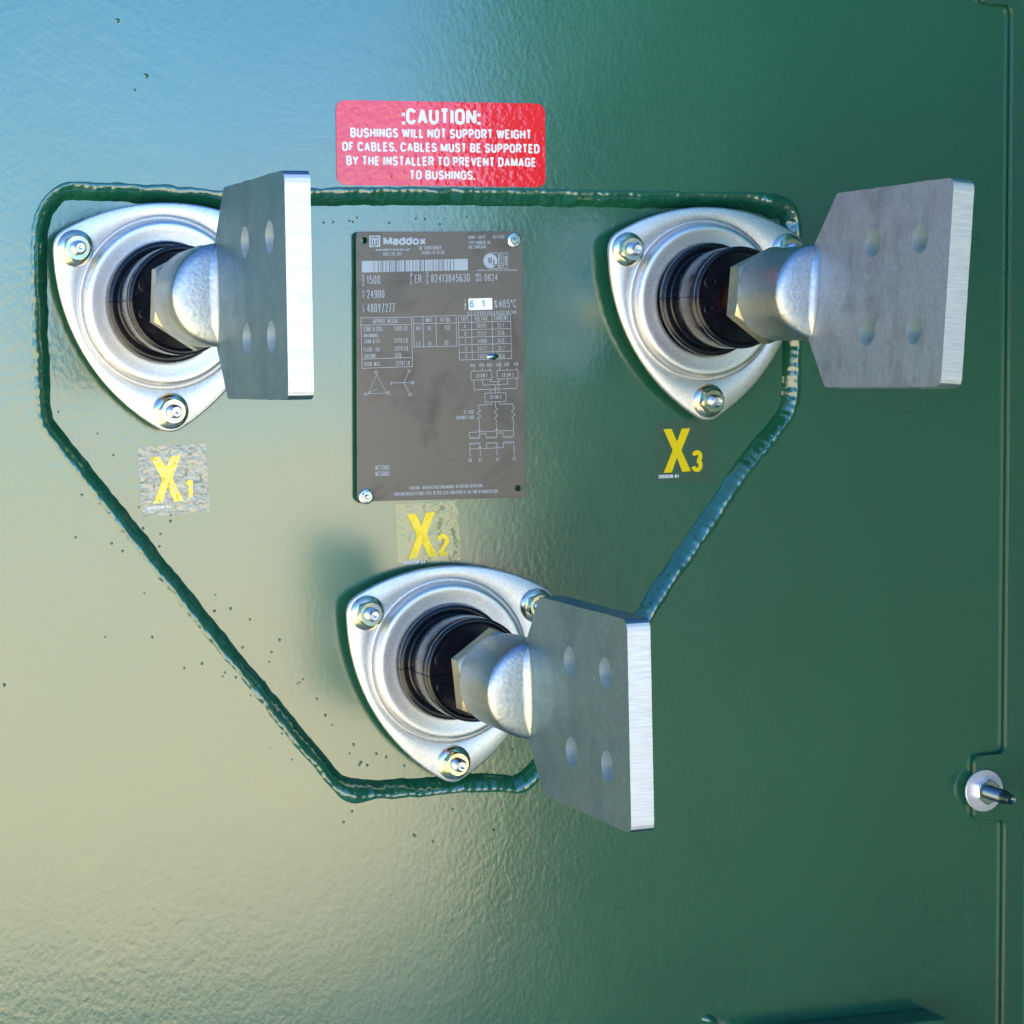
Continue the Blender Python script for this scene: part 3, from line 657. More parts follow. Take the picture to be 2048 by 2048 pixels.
def paint(name, base, rough, peel, fine=True):
    n = NT(name)
    big = n.noise(7, 2)
    peelmask = n.rng(n.noise(3.2, 1, vec=n.map(loc=(0.3, 0, 0.45))), 0.34, 0.64, 0.25, 1.25)
    a = n.noise(330, 2, 0.45, vec=n.map(rot=(0, 0.5, 0), scale=(1.15, 1, 0.8)))
    b = n.noise(95, 1, 0.4)
    h = n.math('MULTIPLY', n.math('ADD', a, n.math('MULTIPLY', b, 0.9)), peelmask)
    n.bump(h, peel)
    # wiped dust: broad faint arcs and streaks
    st = n.noise(1, 3, 0.6, vec=n.map(scale=(9, 9, 160), rot=(0, 0.35, 0)))
    st2 = n.noise(1, 3, 0.6, vec=n.map(scale=(150, 9, 7)))
    dust = n.math('MULTIPLY', n.rng(st, 0.5, 0.75, 0, 1), n.rng(n.noise(6, 2, vec=n.map(loc=(4, 1, 2))), 0.5, 0.7, 0, 1))
    dust2 = n.math('MULTIPLY', n.rng(st2, 0.52, 0.75, 0, 1), n.rng(n.noise(5, 2, vec=n.map(loc=(1, 3, 5))), 0.52, 0.7, 0, 1))
    d = n.math('MULTIPLY', n.math('MAXIMUM', dust, dust2), 0.3)
    # rag-wiped arcs at the upper left
    ds = n.t.nodes.new('ShaderNodeVectorMath')
    ds.operation = 'DISTANCE'
    n.lk(n.co, ds.inputs[0])
    ds.inputs[1].default_value = (-0.115, 0, 0.455 + 0.95)
    rad = ds.outputs['Value']
    cmb = n.t.nodes.new('ShaderNodeCombineXYZ')
    n.lk(rad, cmb.inputs[0])
    sx = n.sep()
    n.lk(n.math('MULTIPLY', sx[0], 0.02), cmb.inputs[1])
    fine_ = n.rng(n.noise(620, 3, 0.65, vec=cmb.outputs[0]), 0.5, 0.66, 0, 1)
    band = n.math('MULTIPLY', n.rng(rad, 0.185, 0.225, 0, 1), n.rng(rad, 0.262, 0.29, 1, 0))
    arcs = n.math('MULTIPLY', n.math('MULTIPLY', fine_, band), n.math('MULTIPLY', n.rng(n.noise(11, 2), 0.42, 0.6, 0, 1), n.rng(sx[0], -0.04, -0.12, 0, 1)))
    d = n.math('MAXIMUM', d, n.math('MULTIPLY', arcs, 3.2))
    n.set(Base_Color=n.mix(n.math('MULTIPLY', d, 0.08), n.mix(n.rng(big, 0.35, 0.65, 0, 1), base, tuple(c * 1.12 for c in base)), (0.14, 0.17, 0.14)),
          Roughness=n.rng(big, 0.3, 0.7, rough - 0.02, rough + 0.03), IOR=PAINT_IOR)
    return n.mat

PAINT_IOR = 2.1
GREEN = (0.0085, 0.088, 0.046)
M = {}
M['paint'] = paint('green_paint', GREEN, 0.17, 0.000085)
n = NT('green_weld_paint')
n.set(Base_Color=GREEN, Roughness=0.13, IOR=2.0)
n.bump(n.noise(420, 2), 0.00012)
M['weld'] = n.mat
n = NT('green_side_paint')
n.set(Base_Color=GREEN, Roughness=0.5, IOR=1.4)
M['side'] = n.mat
n = NT('green_smooth_paint')
n.set(Base_Color=GREEN, Roughness=0.26, IOR=PAINT_IOR)
n.bump(n.noise(420, 2), 0.00005)
M['smooth'] = n.mat

def metal(name, base, r0, r1, grain, bump, blot=0.0, blotcol=(0.2, 0.2, 0.19), spec=1.0, gs=900):
    n = NT(name)
    g = n.noise(gs, 3, 0.6)
    big = n.noise(34, 4, 0.6)
    c = n.mix(n.rng(g, 0.3, 0.7, 0, 1), tuple(x * (1 - grain) for x in base), base)
    if blot:
        stk = n.noise(1, 4, 0.6, vec=n.map(scale=(90, 90, 22)))
        c = n.mix(n.math('MULTIPLY', n.rng(stk, 0.54, 0.7, 0, 1), blot * 0.7), c, blotcol)
        c = n.mix(n.math('MULTIPLY', n.rng(n.noise(1, 3, 0.7, vec=n.map(scale=(300, 1500, 160), rot=(0.4, 0, 0))), 0.66, 0.72, 0, 1), 0.5), c, tuple(min(1, x * 1.7) for x in base))
        c = n.mix(n.math('MULTIPLY', n.rng(big, 0.52, 0.72, 0, 1), blot), c, blotcol)
    n.set(Base_Color=c, Metallic=spec, Roughness=n.rng(big, 0.3, 0.7, r0, r1))
    n.bump(g, bump)
    return n.mat
M['zinc'] = metal('zinc_plated_steel', (0.86, 0.86, 0.85), 0.42, 0.5, 0.2, 0.00004, 0.25, (0.62, 0.58, 0.52))
M['brightened'] = metal('brightened_blotched_blade', (0.50, 0.56, 0.61), 0.46, 0.56, 0.2, 0.00006, 0.75, (0.24, 0.275, 0.30), gs=420)  # tinned blade copy, base lightened to brighten one blade, stronger blotches
M['tin'] = metal('tinned_blade', (0.20, 0.32, 0.385), 0.36, 0.52, 0.25, 0.00006, 0.65, (0.11, 0.19, 0.235), gs=500)
n = NT('cast_tinned_hub')
g = n.noise(520, 3, 0.6)
n.set(Base_Color=n.mix(n.rng(g, 0.3, 0.7, 0, 1), (0.34, 0.37, 0.38), (0.46, 0.49, 0.50)), Metallic=1.0, Roughness=n.rng(n.noise(60, 3), 0.3, 0.7, 0.3, 0.44))
n.bump(n.math('ADD', g, n.math('MULTIPLY', n.noise(190, 2), 1.0)), 0.00015)
M['hub'] = n.mat
n = NT('sawn_blade_edge')
ln = n.noise(1, 3, 0.7, vec=n.map(scale=(60, 60, 1100)))
n.set(Base_Color=n.mix(n.rng(ln, 0.35, 0.65, 0, 1), (0.62, 0.63, 0.63), (0.80, 0.80, 0.79)), Metallic=0.75, Roughness=0.55)
n.bump(ln, 0.00003)
M['edge'] = n.mat
n = NT('blade_bore')
n.set(Base_Color=(0.52, 0.62, 0.68), Metallic=0.8, Roughness=0.5)
n.bump(n.noise(700, 3), 0.00012)
M['bore'] = n.mat
n = NT('black_epoxy')
n.set(Base_Color=n.mix(n.noise(40, 2), (0.003, 0.004, 0.008), (0.007, 0.008, 0.013)), Roughness=n.rng(n.noise(120, 3), 0.3, 0.7, 0.18, 0.32), IOR=1.48)
n.bump(n.noise(700, 2), 0.00002)
M['epoxy'] = n.mat
n = NT('black_gasket')
n.set(Base_Color=(0.012, 0.013, 0.013), Roughness=0.6)
M['gasket'] = n.mat
n = NT('nickel_brass_nut')
n.set(Base_Color=n.mix(n.rng(n.noise(300, 3), 0.35, 0.65, 0, 1), (0.32, 0.29, 0.20), (0.40, 0.37, 0.27)), Metallic=1.0, Roughness=0.34)
n.bump(n.noise(900, 2), 0.00002)
M['brass'] = n.mat
n = NT('copper_stud')
n.set(Base_Color=(0.10, 0.036, 0.018), Metallic=0.9, Roughness=0.4)
M['copper'] = n.mat
n = NT('yellow_zinc_chromate')
ch = n.ramp(n.noise(130, 1, 0.4), [(0.32, (0.46, 0.58, 0.44)), (0.44, (0.66, 0.59, 0.34)), (0.52, (0.58, 0.56, 0.42)), (0.6, (0.66, 0.54, 0.50)), (0.68, (0.48, 0.57, 0.46))])
n.set(Base_Color=ch, Metallic=1.0, Roughness=0.22)
M['chromate'] = n.mat
n = NT('bright_zinc')
n.set(Base_Color=n.mix(n.noise(160, 2), (0.66, 0.68, 0.74), (0.84, 0.82, 0.80)), Metallic=1.0, Roughness=0.27)
n.bump(n.noise(900, 2), 0.00003)
M['bright'] = n.mat
n = NT('dark_zinc_thread')
n.set(Base_Color=(0.13, 0.17, 0.18), Metallic=1.0, Roughness=0.28)
M['thread'] = n.mat
M['washer'] = metal('satin_zinc_washer', (0.86, 0.86, 0.92), 0.52, 0.6, 0.12, 0.00004, 0.4, (0.80, 0.70, 0.66))
n = NT('drive_pin_steel')
n.set(Base_Color=(0.30, 0.36, 0.36), Metallic=1.0, Roughness=0.2)
M['pin'] = n.mat
# nameplate
n = NT('grey_anodised_plate')
br = n.noise(1, 3, 0.6, vec=n.map(scale=(35, 35, 700)))
sm = n.rng(n.noise(38, 3, 0.6, dist=1.0), 0.5, 0.72, 0, 1)
n.set(Base_Color=n.mix(n.math('MULTIPLY', sm, 0.5), n.mix(br, (0.118, 0.103, 0.086), (0.145, 0.127, 0.106)), (0.06, 0.052, 0.046)), Metallic=0.35, Roughness=n.rng(sm, 0, 1, 0.36, 0.46))
n.bump(n.noise(9, 1), 0.0012)
M['plate'] = n.mat
n = NT('plate_lettering')
n.set(Base_Color=(0.38, 0.43, 0.47), Metallic=0.3, Roughness=0.4)
M['let'] = n.mat
n = NT('barcode_bar')
n.set(Base_Color=(0.09, 0.085, 0.08), Roughness=0.45)
M['bar'] = n.mat
n = NT('stamped_bare_metal')
n.set(Base_Color=(0.86, 0.88, 0.9), Metallic=0.7, Roughness=0.4)
n.bump(n.noise(300, 2), 0.0001)
M['bare'] = n.mat
n = NT('stamped_digit')
n.set(Base_Color=(0.20, 0.36, 0.44), Metallic=0.6, Roughness=0.35)
M['digit'] = n.mat
# vinyl labels
def vinyl(name, col, rough=0.08, b=0.00016, ior=1.68):
    n = NT(name)
    c = col
    n.set(Base_Color=c, Roughness=rough, IOR=ior)
    n.bump(n.math('ADD', n.noise(330, 2, 0.45), n.math('MULTIPLY', n.noise(120, 1), 0.8)), b)
    return n.mat
M['red'] = vinyl('red_vinyl', (0.82, 0.004, 0.02))
M['white'] = vinyl('white_ink', (0.80, 0.80, 0.80), 0.2, 0.0001, 1.5)
M['yellow'] = vinyl('yellow_ink', (0.82, 0.62, 0.008), 0.15, 0.00022, 1.5)
M['yellow1'] = vinyl('yellow_ink_wrinkled', (0.84, 0.62, 0.008), 0.08, 0.0008, 1.85)
M['whiteno'] = vinyl('white_number_ink', (0.80, 0.84, 0.88), 0.3, 0.0001)
def film(name, haze, hazecol, b, rough=0.06, ior=1.75):
    """clear polyester film lying in wrinkles over the paint"""
    n = NT(name)
    t = n.t
    h = n.math('ADD', n.noise(260, 2, 0.5, vec=n.map(scale=(0.7, 1, 1.3)), dist=0.6), n.math('MULTIPLY', n.vor(190, 'SMOOTH_F1'), 0.5))
    nm = n.bump(h, b)
    gl = t.nodes.new('ShaderNodeBsdfGlossy')
    gl.inputs['Roughness'].default_value = rough
    n.lk(nm, gl.inputs['Normal'])
    tr = t.nodes.new('ShaderNodeBsdfTransparent')
    df = t.nodes.new('ShaderNodeBsdfDiffuse')
    df.inputs['Color'].default_value = (*hazecol, 1)
    fr = t.nodes.new('ShaderNodeFresnel')
    fr.inputs['IOR'].default_value = ior
    n.lk(nm, fr.inputs['Normal'])
    m1 = t.nodes.new('ShaderNodeMixShader')
    m1.inputs[0].default_value = haze
    n.lk(tr.outputs[0], m1.inputs[1])
    n.lk(df.outputs[0], m1.inputs[2])
    m2 = t.nodes.new('ShaderNodeMixShader')
    n.lk(fr.outputs[0], m2.inputs[0])
    n.lk(m1.outputs[0], m2.inputs[1])
    n.lk(gl.outputs[0], m2.inputs[2])
    n.lk(m2.outputs[0], n.out.inputs['Surface'])
    return n.mat
M['film1'] = film('clear_film_crinkled', 0.04, (0.6, 0.62, 0.5), 0.0010, 0.04, 1.95)
M['film2'] = film('clear_film', 0.22, (0.30, 0.50, 0.15), 0.0002)
M['film3'] = film('clear_film_flat', 0.03, (0.3, 0.6, 0.4), 0.0002)
n = NT('pale_gravel')
g = n.noise(14, 6, 0.7)
n.set(Base_Color=n.mix(n.rng(g, 0.35, 0.65, 0, 1), GRAVEL_A, GRAVEL_B), Roughness=0.95)
M['ground'] = n.mat

# ---------------------------------------------------------------- setting: the ground in front of the tank
GZ = -0.95
g = MB()
g.add([(-300, 300, GZ), (-300, -600, GZ + GROUND_TILT), (300, -600, GZ + GROUND_TILT), (300, 300, GZ)], [[0, 1, 2, 3]])
ground = g.build('ground', M['ground'], sharp=0)
ground['kind'] = 'structure'

# ---------------------------------------------------------------- tank
WELD = mm(WELD_PATH)
tank = thing('transformer_tank', 'glossy dark green painted steel tank wall with a welded-in five-sided plate', 'tank', (0, 0, GZ))
TX0, TX1, TZ0, TZ1, TD = -0.95, 0.3255, GZ + 0.001, 0.68, 0.9
mv = Matrix.Translation((0, 0, -GZ))
b = MB()
def resample(P, step):
    N = len(P)
    out = []
    for i in range(N):
        p0, p1, p2, p3 = (Vector(P[(i + k) % N]) for k in (-1, 0, 1, 2))
        k = max(1, round((p2 - p1).length / step))
        for j in range(k):
            t = j / k
            out.append(0.5 * ((2 * p1) + (p2 - p0) * t + (2 * p0 - 5 * p1 + 4 * p2 - p3) * t * t + (3 * p1 - p0 - 3 * p2 + p3) * t ** 3))
    return out
path = resample(WELD, 0.0009)
N = len(path)
area = sum(path[i - 1].x * path[i].y - path[i].x * path[i - 1].y for i in range(N))
def inward(i):
    t = (path[(i + 4) % N] - path[i - 4]).normalized()
    return Vector((-t.y, t.x)) * (1 if area > 0 else -1)
hole = [tuple(path[i] - inward(i) * 0.0036) for i in range(0, N, 5)]
b.prism([[(TX0, TZ0), (TX1, TZ0), (TX1, TZ1), (TX0, TZ1)], hole], -0.0035, 0.0, 0, mv)
b.build('front_wall', M['paint'], tank, sharp=0)
b = MB()
b.box((TX0, 0.0036, TZ0), (TX0 + 0.006, TD, TZ1), 0, mv)
b.box((TX1 - 0.006, 0.0036, TZ0), (TX1, TD, TZ1), 0, mv)
b.box((TX0, TD, TZ0), (TX1, TD + 0.006, TZ1), 0, mv)
b.box((TX0, 0.0, TZ1), (TX1, TD + 0.006, TZ1 + 0.006), 0, mv)
b.build('tank_shell', M['smooth'], tank, sharp=0)
cx = sum(q[0] for q in WELD) / len(WELD)
cz = sum(q[1] for q in WELD) / len(WELD)
b = MB()
b.prism([[(cx + (q[0] - cx) * 1.045, cz + (q[1] - cz) * 1.045) for q in WELD]], -0.012, -RECESS, 0, mv)
b.build('bushing_plate', M['paint'], tank, sharp=0)

# fillet weld: runs along the path, bulging, scalloped, its face turned to the sunk plate
random.seed(11)
K = 18
V, F = [], []
arc = 0
for i, p in enumerate(path):
    nin = inward(i)                                         # towards the inside of the plate
    arc += (path[i] - path[i - 1]).length
    nz = lambda f, o=0: noise.noise(Vector((p.x * f, p.y * f, o)))
    rag = 1.0
    if p.x > 0.155 and p.y > 0.12:
        rag = 2.4                                           # the lumpy upper right corner
    ph = arc / 0.0095 + 1.2 * nz(30, 3)
    scal = abs(math.sin(math.pi * ph)) ** 0.8
    wi = 0.0050 + 0.0009 * nz(75, 1) * rag + 0.0004 * nz(210, 8) + 0.00015 * (scal - 0.5)
    wo = 0.0050 + 0.0008 * nz(80, 2) * rag + 0.0004 * nz(190, 9) + 0.0002 * (scal - 0.5)
    kn = math.exp(-((p - Vector((-0.092, -0.150))).length / 0.009) ** 2) + 1.0 * math.exp(-((p - Vector((0.160, 0.1705))).length / 0.011) ** 2)
    wi += 0.0022 * kn
    wo += 0.0015 * kn
    hg = 0.0010 + 0.0005 * nz(95, 5) + 0.0013 * kn
    for k in range(K + 1):
        u = k / K                                           # 0 outer toe, 1 inner toe
        s = -wo + (wi + wo) * u
        base = -RECESS * (1 - math.cos(math.pi / 2 * max(0, u - 0.06) / 0.94)) ** 0.95
        bulge = hg * math.sin(math.pi * u) ** 0.75
        q = p + nin * s
        lump = (0.00050 * noise.noise(Vector((q.x * 130, q.y * 130, 7))) + 0.00012 * noise.noise(Vector((q.x * 420, q.y * 420, 2)))) * (2.2 if rag > 1 else 1) * math.sin(math.pi * u)
        rip = 0.00009 * math.sin(2 * math.pi * (arc / 0.0048 + 1.2 * (u - 0.5) ** 2)) * math.sin(math.pi * u)
        y = base + bulge + rip + lump - (0.0004 if k in (0, K) else 0)
        V.append((q.x, -y, q.y - GZ))
for i in range(N):
    j = (i + 1) % N
    for k in range(K):
        q = [i * (K + 1) + k, i * (K + 1) + k + 1, j * (K + 1) + k + 1, j * (K + 1) + k]
        F.append(q if area < 0 else q[::-1])
b = MB()
b.add(V, F)
b.build('weld_bead', M['weld'], tank, sharp=0)

# droplets of weld spatter under the paint
b = MB()
def drop(x, z, r, ins):
    y0 = -RECESS if ins else 0.0
    V = [(x, -(y0 + r * 0.75), z)]
    F = []
    nn = 10
    rings = ((0.45, 0.62), (0.8, 0.35), (1.0, 0.08), (1.25, -0.1))
    for rr, hh in rings:
        for k in range(nn):
            a = 2 * math.pi * k / nn
            V.append((x + r * rr * math.cos(a), -(y0 + r * hh), z + r * rr * math.sin(a)))
    for k in range(nn):
        F.append([0, 1 + k, 1 + (k + 1) % nn])
    for j in range(len(rings) - 1):
        for k in range(nn):
            k2 = (k + 1) % nn
            F.append([1 + j * nn + k, 1 + (j + 1) * nn + k, 1 + (j + 1) * nn + k2, 1 + j * nn + k2])
    b.add(V, F, 0, True, mv)
for x, z, r, ins in SPATTER:
    drop(x / 1000, z / 1000, r / 1000, ins)
for i in range(16):                                        # finer grains either side of the bead
    p = random.choice(path)
    d = random.gauss(0, 0.014)
    a = random.uniform(0, 2 * math.pi)
    x, z = p.x + d * math.cos(a), p.y + d * math.sin(a)
    near = min((q - Vector((x, z))).length for q in path[::4])
    if near < 0.006:
        continue
    ins = all(True for _ in ()) and ((x - cx) ** 2 + (z - cz) ** 2 < (p.x - cx) ** 2 + (p.y - cz) ** 2)
    drop(x, z, random.uniform(0.00022, 0.00045), ins)
sp = b.build('weld_spatter', M['weld'], tank, sharp=0, kind='stuff')

# shelf welded across the foot of the wall, only its right end in view
b = MB()
b.box((0.138, -0.026, -0.345), (0.2628, -0.0005, LEDGE_Z), 0, mv)
b.build('support_shelf', M['smooth'], tank, sharp=0, bevel=0.0012)
b = MB()
b.lathe([(0.0001, 0.0026), (0.0018, 0.0023), (0.0029, 0.0012), (0.0034, -0.0004)], 20, 0, mv @ Matrix.Translation((0.1205, 0, -0.2995)) @ Matrix.Rotation(0.5, 4, 'Y') @ Matrix.Scale(1.6, 4, (1, 0, 0)))
b.build('weld_lump', M['weld'], tank, sharp=0)

# ---------------------------------------------------------------- cabinet side (right edge of the view)
side = thing('cabinet_side', 'green folded sheet steel cabinet side whose tabbed flange is bolted to the tank at right', 'cabinet panel', (0.325, 0, GZ))
ms = Matrix.Translation((-0.325, 0, -GZ))
XL, XT, XR = 0.3128, 0.2918, 0.3245
def tab(zt, zb):
    """left outline of a tab, going down"""
    r = 0.0055
    return round_poly([(XL, zt + 0.02), (XL, zt), (XT, zt), (XT, zb), (XL, zb), (XL, zb - 0.02)], [0, r, r, r, r, 0], 7)[0:]
out = [(XL, 0.66)] + tab(0.345, 0.2898) + tab(-0.1542, -0.1938) + [(XL, -0.8), (XR, -0.8), (XR, 0.66)]
b = MB()
b.prism([out], 0.0016, 0.0050, 0, ms)
b.build('mounting_flange', M['smooth'], side, sharp=0, bevel=0.0004)
b = MB()
prof = []
r = 0.0034
for k in range(9):                                          # the fold towards the viewer
    a = math.pi / 2 * k / 8
    prof.append((XR + r * math.sin(a), 0.0050 + r * (1 - math.cos(a))))
prof += [(XR + r, SIDE_DEPTH), (XR + r + 0.0028, SIDE_DEPTH)] + [(XR + r + 0.0028, 0.0050 + r)] + [(XR + (r + 0.0028) * math.sin(a), 0.0050 + r - (r + 0.0028) * math.cos(a)) for a in [math.pi / 2 * k / 8 for k in range(7, -1, -1)]]
nP = len(prof)
V = [(x, -y, z) for z in (-0.8, 0.66) for x, y in prof]
F = [[k, (k + 1) % nP, nP + (k + 1) % nP, nP + k] for k in range(nP)]
b.add(V, F, 0, True, ms)
b.build('side_wall', M['side'], side, sharp=35)

# ---------------------------------------------------------------- bolt through the tab
def hexa(rad, rot=0.0):
    return [(rad * math.cos(rot + math.pi / 3 * k), rad * math.sin(rot + math.pi / 3 * k)) for k in range(6)]
def thread(r, y0, y1, pitch):
    q = []
    y = y0
    while y < y1:
        q += [(r, y), (r * 0.80, y + pitch * 0.5)]
        y += pitch
    return q + [(r, y1)]
def hex_nut(b, rad, y0, y1, rot, mat=0, cham=0.12, bore=None):
    """hexagon prism with a chamfered round face"""
    ap = rad * math.cos(math.pi / 6)
    n = 72
    V, F = [], []
    bore = bore or rad * 0.45
    def hexr(a):
        t = (a - rot) % (math.pi / 3) - math.pi / 6
        return ap / math.cos(t)
    rows = [lambda a: (hexr(a), y0), lambda a: (hexr(a), y1 - max(0, (hexr(a) - ap * 0.985)) * 0.55 - 0.0002),
            lambda a: (ap * 0.975, y1), lambda a: (bore, y1), lambda a: (bore, y0)]
    for f in rows:
        for k in range(n):
            a = 2 * math.pi * k / n
            r, y = f(a)
            V.append((r * math.cos(a), -y, r * math.sin(a)))
    for j in range(len(rows) - 1):
        for k in range(n):
            k2 = (k + 1) % n
            F.append([j * n + k, j * n + k2, (j + 1) * n + k2, (j + 1) * n + k])
    b.add(V, F, mat, True)
bolt = thing('flange_bolt', 'zinc plated hex nut and washer on a long stud through the green tab at right', 'bolt', (0.2972, 0, -0.1752))
b = MB()
b.lathe([(0.0045, 0.0052), (0.0122, 0.0052), (0.0126, 0.0055), (0.0126, 0.0067), (0.0123, 0.0070), (0.0042, 0.0070)], 64)
b.build('washer', M['washer'], bolt)
b = MB()
hex_nut(b, 0.0079, 0.0070, 0.0122, math.radians(26))
b.build('hex_nut', M['bright'], bolt, sharp=25)
b = MB()
b.lathe([(0.0042, 0.0035)] + thread(0.0042, 0.0110, 0.030, 0.0012) + [(0.0040, 0.0305), (0.0031, 0.0325), (0.0030, 0.0375), (0.0026, 0.0382), (0.0019, 0.0380), (0.0010, 0.0368), (0.0001, 0.0364)], 40)
b.build('threaded_stud', M['thread'], bolt, sharp=35)

# ---------------------------------------------------------------- bushings
BG = 'low voltage bushings bolted to the sunk plate'
# three-lobed flange: an arc-sided triangle grown by the tip radius
TIP, RN = 0.0112, 0.0568
OFFX = 0.0022            # the bolt circle sits a little right of the pressed ring
CC = 0.0590
inner = []
for k in range(3):
    rot = 2 * math.pi * k / 3
    hw = math.asin(RN * math.cos(math.pi / 6) / math.hypot(RN * math.cos(math.pi / 6), RN * 0.5 + CC))
    R_in = math.hypot(RN * math.cos(math.pi / 6), RN * 0.5 + CC)
    for j in range(41):
        a = math.pi / 2 - hw + 2 * hw * j / 40
        x, z = R_in * math.cos(a), R_in * math.sin(a) - CC
        inner.append(Vector((OFFX + x * math.cos(rot) - z * math.sin(rot), x * math.sin(rot) + z * math.cos(rot))))
def flange_r(a):
    d = Vector((math.cos(a), math.sin(a)))
    lo, hi = 0.045, 0.08
    for _ in range(22):
        m_ = (lo + hi) / 2
        if min((d * m_ - q).length for q in inner) < TIP:
            lo = m_
        else:
            hi = m_
    return lo
NA = 180
FR = [flange_r(2 * math.pi * k / NA) for k in range(NA)]
FLAT = 0.0085
def make_flange():
    st = [('o', -0.0006, FLAT - 0.0032), ('o', 0, FLAT - 0.0026), ('o', 0, FLAT - 0.0010), ('o', -0.0004, FLAT - 0.0003), ('o', -0.0011, FLAT)]
    st += [('m', 0.5, FLAT)]
    st += [('r', 0.0462, FLAT), ('r', 0.0457, FLAT - 0.0003), ('r', 0.0453, FLAT - 0.0016), ('r', 0.0447, FLAT - 0.0026), ('r', 0.0441, FLAT - 0.0024), ('r', 0.0437, FLAT - 0.0004),
           ('r', 0.0431, FLAT + 0.0032), ('r', 0.0426, FLAT + 0.0046), ('r', 0.0418, FLAT + 0.0055), ('r', 0.0408, FLAT + 0.0058), ('r', 0.0392, FLAT + 0.0057), ('r', 0.0374, FLAT + 0.0054),
           ('r', 0.0350, FLAT + 0.0051), ('r', 0.0332, FLAT + 0.0049), ('r', 0.0316, FLAT + 0.0048), ('r', 0.0308, FLAT + 0.0044), ('r', 0.0302, FLAT - 0.003)]
    V, F = [], []
    for kd, r, y in st:
        for k in range(NA):
            a = 2 * math.pi * k / NA
            R = FR[k] + r if kd == 'o' else r if kd == 'r' else 0.5 * (FR[k] - 0.001 + 0.0462)
            V.append((R * math.cos(a), -y, R * math.sin(a)))
    for j in range(len(st) - 1):
        for k in range(NA):
            k2 = (k + 1) % NA
            F.append([j * NA + k, j * NA + k2, (j + 1) * NA + k2, (j + 1) * NA + k])
    b = MB()
    b.add(V, F)
    return b
INS = [(0.0300, 0.008), (0.0312, 0.0122), (0.0317, 0.0150), (0.0317, 0.0172), (0.0311, 0.0184), (0.0299, 0.0187), (0.0284, 0.0184), (0.0270, 0.0180), (0.0263, 0.0185), (0.0261, 0.0215),
       (0.0263, 0.0235), (0.0269, 0.0262), (0.0275, 0.0290), (0.0279, 0.0330), (0.0280, 0.0380), (0.0279, 0.0440), (0.0276, 0.0455), (0.0266, 0.0462), (0.0266, 0.0474), (0.0277, 0.0478), (0.0281, 0.0486),
       (0.0281, 0.0508), (0.0277, 0.0518), (0.0268, 0.0522), (0.0256, 0.0521), (0.0252, 0.0517), (0.0245, 0.0516), (0.0200, 0.0518), (0.0130, 0.0518), (0.0127, 0.0512), (0.0126, 0.0420)]

def blade_mesh():
    W, WC = 0.0500, 0.0250
    YF, YB, YC, T = 0.2647, 0.1545, 0.1345, 0.0116
    OFF = 0.0027
    outl = round_poly([(0.118, -0.0215), (0.130, -0.0235), (YC, -WC), (YB, -W), (YF, -W), (YF, W), (YB, W), (YC, WC), (0.130, 0.0235), (0.118, 0.0215)],
                      [0, 0.01, 0.006, 0.004, 0.0055, 0.0055, 0.004, 0.006, 0.01, 0], 5)
    rough_edge = []
    for i, q in enumerate(outl):                            # hand-cut edges are never quite straight
        q0, q1 = Vector(q), Vector(outl[(i + 1) % len(outl)])
        k = max(1, int((q1 - q0).length / 0.004))
        for j in range(k):
            p = q0.lerp(q1, j / k)
            rough_edge.append((p.x + 0.00022 * noise.noise(Vector((p.x * 170, p.y * 170, 1))), p.y + 0.00030 * noise.noise(Vector((p.x * 190, p.y * 190, 5)))))
    outl = rough_edge
    hs = [circle(y, h, 0.0073, 40) for y in (0.1931, 0.1931 + 0.04445) for h in (-0.0222, 0.0222)]
    b = MB()
    # polygon lies in (out, height); prism grows along the lateral axis
    b.prism([outl] + hs, -T / 2, T / 2)
    v2 = []
    for x, y, z in b.v:                                     # (out, -lat, height) -> (lat, -out, height)
        v2.append((y + OFF, -x, z))
    b.v = v2
    b.f = [f[::-1] for f in b.f]
    b.m = []
    for f in b.f:
        front = all(b.v[i][1] < -(YF - 0.0012) for i in f)
        bore = all(min(math.hypot(-b.v[i][1] - hy, b.v[i][2] - hh) for hy in (0.1931, 0.23755) for hh in (-0.0222, 0.0222)) < 0.00735 for i in f) and len({round(b.v[i][0], 5) for i in f}) > 1
        b.m.append(1 if front else 2 if bore else 0)
    return b

